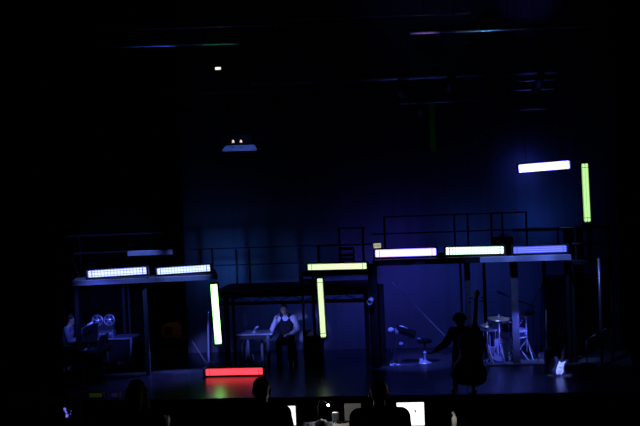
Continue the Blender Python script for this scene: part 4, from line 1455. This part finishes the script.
# crumpled blue cloth
mb = MB()
c0, c1 = W(304, 424, YC - .2), W(334, 424, YC - .2)
nx_, ny_ = 26, 10
rr = random.Random(5)
vs = []
for j in range(ny_ + 1):
    for i in range(nx_ + 1):
        u, v_ = i / nx_, j / ny_
        hgt = .07 * math.sin(math.pi * u) ** .6 * math.sin(math.pi * v_) ** .6 * (.7 + .3 * math.sin(9 * u + 3 * v_)) + rr.uniform(-.008, .008)
        vs.append((c0.x + (c1.x - c0.x) * u, YC - .42 + .30 * v_, zk_ + .003 + max(0, hgt)))
fs = []
for j in range(ny_):
    for i in range(nx_):
        a_ = j * (nx_ + 1) + i
        fs.append((a_, a_ + 1, a_ + nx_ + 2, a_ + nx_ + 1))
mb.add(vs, fs)
t = mb.build('folded_jacket', mat('blue_jacket', (.16, .20, .38), .7, vary=.5, scale=40), smooth=False)
sd = t.modifiers.new('s', 'SOLIDIFY')
sd.thickness = .004
tag(t, 'crumpled blue jacket lying on the control desk left of the white papers', 'jacket')
# bottle
q = W(454.5, 427, YC)
tp = W(453.3, 412.6, YC)
t = thing('water_bottle', 'tall thin white bottle at the right end of the control desk', 'bottle', (q.x, YC, zd))
hb_ = tp.z - zd
MB().lathe((q.x, YC, zd), Z, [(.022, 0), (.026, .01), (.026, hb_ * .62), (.012, hb_ * .8), (.012, hb_ * .9)], 18).build('body', mat('bottle_white', (.8, .8, .76), .4), t, smooth=True)
MB().lathe((q.x - .006, YC, zd + hb_ * .9), V((-.3, 0, 1)), [(.015, 0), (.015, .022), (0, .024)], 14).build('lid', WHITE, t)
# drinking glass with cutlery-like glints at left
q = W(165.5, 426, YC)
tp = W(165.5, 415.5, YC)
t = thing('plastic_cup', 'clear cup with a few pale straws glinting left of the control desk', 'cup', (q.x, YC, zd))
hb_ = tp.z - zd
CUP = mat('cup_plastic', (.5, .5, .5), .15)
CUP.node_tree.nodes['Principled BSDF'].inputs['Transmission Weight'].default_value = .85
MB().lathe((q.x, YC, zd), Z, [(0, 0), (.035, 0), (.045, hb_ * .95), (.042, hb_ * .95), (.033, .005), (0, .005)], 20).build('wall', CUP, t, smooth=True)
for (dx, dz, l) in ((.045, .0, 1.0), (-.035, .0, .75), (.055, .0, .85), (.0, 0, 1.05)):
    MB().tube([(q.x + dx * .5, YC, zd + .008), (q.x + dx, YC - .02, zd + hb_ * l)], .007, 6).build('straw', mat('straw_white', (.8, .8, .75), .4), t)
q = W(187.5, 424, YC)
t = thing('bottle_stopper', 'tiny pale grey bottle cap near the left end of the control desk', 'cap', (q.x, YC, zd))
MB().lathe((q.x, YC, zd), Z, [(.016, 0), (.018, .02), (.012, .03), (0, .032)], 14).build('stopper', mat('dull_cap', (.5, .6, .55), .5), t, smooth=True)
# rack with blue lights at far left
q = W(66, 413, -1.5)
t = thing('equipment_rack', 'dark equipment rack with tiny blue lights at the far lower left', 'rack', (q.x, -1.5, -1))
zr1 = W(66, 402, -1.5).z
MB().box((q.x - .12, -1.25, (zr1 - 1) / 2), (.5, .5, zr1 + 1)).build('case', BLKM, t, bevel=.01)
mb = MB()
for (px, py, r_) in ((64.8, 409, .022), (65.3, 411, .012), (66.3, 412.5, .015), (67, 415.5, .024), (66.5, 417, .012), (71, 411, .006), (70.5, 414, .006)):
    c = W(px, py, -1.505)
    mb.box(c, (r_ * 2, .012, r_ * 2))
mb.build('indicator_lights', emat('blue_leds', (.16, .14, .75), 1.), t)


def crew(label, px, py_top, Yc, face=R(180), hs='short', tw=0, hair=HAIRD, skin=SKIN, top=SOFT, extra=None):
    J = sit(.46, .13, .08, .42)
    if extra:
        J.update(extra)
    p_ = W(px, py_top, Yc)
    ht = p_.z - ZF
    dz = ht - (J['head'][2] + .12)
    for k, v in J.items():
        if k in ('chest', 'neck', 'head', 'shL', 'shR', 'elL', 'elR', 'wrL', 'wrR', 'pelvis', 'hipL', 'hipR'):
            J[k] = (v[0], v[1], v[2] + dz)
    t, G = person(label, V((p_.x, Yc - .05, ZF)), face, J, top, TROUS, hair, hairstyle=hs, coat=1. if hs == 'short' else 0.)
    sz = J['pelvis'][2] - .09
    c_ = thing('office_chair', 'black chair under the ' + label.split(' seated')[0].replace('person', 'seated person'), 'chair', (p_.x, Yc - .05, ZF))
    b_ = V((p_.x, Yc - .05, ZF))
    MB().box(b_ + Z * (sz - .06), (.46, .44, .06)).build('seat', SOFT, c_, bevel=.02)
    MB().tube([b_ + Z * .06, b_ + Z * (sz - .08)], .025, 10).build('column', BLK, c_)
    for k in range(5):
        an = R(18 + 72 * k)
        MB().tube([b_ + Z * .08, b_ + V((math.cos(an) * .26, math.sin(an) * .26, .025))], .018, 8).build('leg', BLK, c_)
    MB().box(b_ + V((0, -.27, sz + .25)), (.40, .05, .36)).build('backrest', SOFT, c_, bevel=.02)
    MB().tube([b_ + V((0, -.2, sz - .06)), b_ + V((0, -.29, sz + .1))], .02, 8).build('back_bar', BLK, c_)
    return t, G


crew('person with short dark hair seen from behind seated at the middle of the control desk', 379, 381.6, -10.15, R(180 + 4), top=mat('dark_grey_shirt', (.016, .016, .017), .9))
crew('person with a dark round head seated in front of the red light bar', 259.8, 379, -9.95, R(176))
crew('person with long dark hair seated below the left platform', 136, 381, -9.95, R(184), hs='long')

# ------------------------------------------------------------------ unseen spots, none tied to a modelled fixture
BLUE = (.09, .20, 1.)


def spot(name, loc, aim, power, color=BLUE, size=50, blend=.6, rad=.08):
    ld = bpy.data.lights.new(name, 'SPOT')
    ld.energy = power
    ld.color = color
    ld.spot_size = R(size)
    ld.spot_blend = blend
    ld.shadow_soft_size = rad
    o = bpy.data.objects.new(name, ld)
    col.objects.link(o)
    o.location = loc
    o.rotation_euler = (V(aim) - V(loc)).to_track_quat('-Z', 'Y').to_euler()
    return o


def at(px, Y):
    return W(px, 300, Y).x


for px, pw, c_ in ((392, 26, (.09, .07, 1.)), (440, 17, (.05, .11, 1.)), (500, 15, (.05, .12, 1.))):
    spot('wall_fill', (at(px, 4.2), 3.9, zr - .35), (at(px, 5.3), 5.3, 1.2), pw, c_, 160, 1.)  # unseen spots added under the right deck to tint the back cloth
for px, pw, c_ in ((270, 9, (.07, .16, 1.)), (342, 17, (.07, .12, 1.)),):
    spot('wall_fill', (at(px, 4.2), 4.0, zm - .25), (at(px, 5.3), 5.3, .9), pw, c_, 160, 1.)  # unseen as well, added under the middle deck to lift the wall
for px, pw, c_, z_ in ((228, 18, (.06, .22, 1.), 2.35), (300, 6, (.07, .2, 1.), 2.4), (365, 5, (.09, .1, 1.), 2.8), (405, 8, (.09, .07, 1.), 2.9), (470, 9, (.05, .14, 1.), 2.9), (540, 14, (.04, .14, 1.), 3.3)):
    spot('upper_wall_fill', (at(px, 4.6), 4.5, z_ - .3), (at(px, 5.3), 5.3, z_ - .1), pw * .6, c_, 150, .9)  # unseen spots added to tint patches of the upper wall
for px, pw in ((95, 1700), (140, 1300), (185, 1700), (490, 1500), (530, 1700), (560, 1500)):
    spot('overhead_fill', (at(px, 1.4), 1.5, 6.4), (at(px, 2.6), 2.62, 2.3 if px < 200 else 2.85), pw, (.14, .24, 1.), 17, .7)  # unseen spots added to brighten the platform edges
spot('hall_fill', (at(105, -6), -7, 4.6), (at(112, 3), 3.1, 2.75), 500, (.10, .16, 1.), 13, .6)  # unseen front spot added to brighten the left rails
spot('desk_man_fill', (at(250, 0) - 1.2, -3, 2.4), GM['chest'] + V((-.05, 0, -.06)), 2600, (.16, .22, 1.), 7.5, .8)  # unseen front spot added to light the seated man
spot('phone_lamp', (at(300, 2), 2.4, 1.75), (q2.x + .05, 3.4, zc) if False else (at(306, 3.4), 3.4, .95), 2.2, (.45, .4, 1.), 40, .8)
spot('table_fill', (at(225, 0), -3, 2.9), (at(254, 3.2), 3.3, .6), 1500, (.14, .19, 1.), 7.5, .8)  # unseen spot added to brighten the table
spot('piano_lamp_beam', (at(140, 0), -2.5, 2.6), (at(100, 3), 3.1, 1.15), 1100, (.09, .13, 1.), 20, .6)
spot('drum_lamp_beam', (at(534, 2.4), 2.1, 1.2), (at(504, 4), YDR + .1, .42), 120, (.10, .13, 1.), 58, .9)
spot('keyboard_lamp_beam', (at(396, 1.5) - .6, .8, 4.2), (at(409, 3), YQ, .5), 1500, (.09, .13, 1.), 30, 1.)
spot('guitar_lamp_beam', (at(545, 1.5), -.4, 3.6), g0 + Z * .05, 2800, (.2, .27, 1.), 7, .8)
spot('pole_lamp_beam', (at(560, 1.5), .6, 4.6), (at(601, 2.2), F(602.3, 366.5).y, 1.6), 200, (.15, .25, 1.), 20, .6)
spot('floor_lamp_beam', (at(200, 2), 3.6, 1.7), F(170, 377), 260, (.12, .13, 1.), 50, 1.)
spot('floor_lamp_beam', (at(500, 2.6), 2.6, 2.7), F(500, 384), 210, (.1, .15, 1.), 55, 1.)
spot('radio_fill', (at(172, 4.0), 3.75, 1.75), (xm_r, 4.5, zb_ + .17), 2.2, (1., .6, .3), 42, .8)  # unseen warm spot added to bring out the cabinet's brown
_, A, B = BARS[9]
spot('upper_wall_fill', (A.lerp(B, .5).x - .15, 4.75, A.z), (A.lerp(B, .5).x - .15, 5.3, A.z), 4, (.07, .10, 1.), 140, 1.)  # unseen spot added to imitate the glow around the high bar
# unseen spots added to give the rig pipes a coloured sheen
spot('rig_fill', (at(425, 2.5), 3.2, zr + .4), W(424, 31.3, 1.5), 1500, (.45, .2, 1.), 8, .8)
spot('rig_fill', (at(480, 2.5), 3.2, zr + .4), W(478, 29, 1.55), 420, (.12, .4, .7), 14, .8)
spot('rig_fill', (at(150, 2.5), 3.2, zl + .4), W(150, 45.7, 1.6), 350, (.1, .2, 1.), 13, .8)
spot('rig_fill', (at(220, 2.5), 3.2, zl + .4), W(218, 38, 1.7), 260, (.1, .8, .35), 11, .8)
spot('tray_fill', (at(250, 2.6), 2.5, 6.1), W(239.5, 148.7, 3.0), 30, (.14, .28, 1.), 48, .5)  # unseen spot added to brighten the tray
spot('streak_fill', (at(432, 3) , 2.6, zr + .6), W(432.5, 122, 3.94), 4, (.1, 1., .25), 22, .9)  # unseen green spot added to light the hanging strip
spot('stand_fill', (at(208, 0) + .4, -2.5, 2.4), W(208.4, 342, F(208.8, 366.5).y), 900, (.13, .17, 1.), 9, .7)  # unseen spot added so the upright stand shows bright
spot('brace_fill', (at(430, 0) - .3, 2.2, 2.6), W(432, 323, 3.9), 30, (.12, .14, 1.), 36, .8)  # unseen spot added to lighten the diagonal brace
spot('rig_fill', (at(420, 2.5), 1.8, 3.6), W(420, 80, 2.9), 30, (.12, .16, 1.), 50, .8)  # unseen upward spots added to reveal the dark rig fixtures
spot('rig_fill', (at(540, 2.5), 1.8, 3.6), W(535, 95, 3.2), 70, (.1, .12, 1.), 22, .8)
# unseen spots added to light the crew head, bottle and cup
hd = W(379, 393, -10.15)
spot('crew_desk_fill', hd + V((.6, .95, .0)), hd + V((.05, 0, -.02)), 2.2, (1., .75, .55), 14, .6)
q = W(454.5, 418, YC)
spot('crew_desk_fill', q + V((-.1, -.7, .3)), q, 10, (1., .95, .85), 12, .5)
q = W(166, 420, YC)
spot('crew_desk_fill', q + V((.1, -.7, .3)), q, 2.2, (1., .95, .85), 20, .5)

w = bpy.data.worlds.new('world')
scn.world = w
w.use_nodes = True
w.node_tree.nodes['Background'].inputs[0].default_value = (.0, .0, .0, 1)
w.node_tree.nodes['Background'].inputs[1].default_value = 0
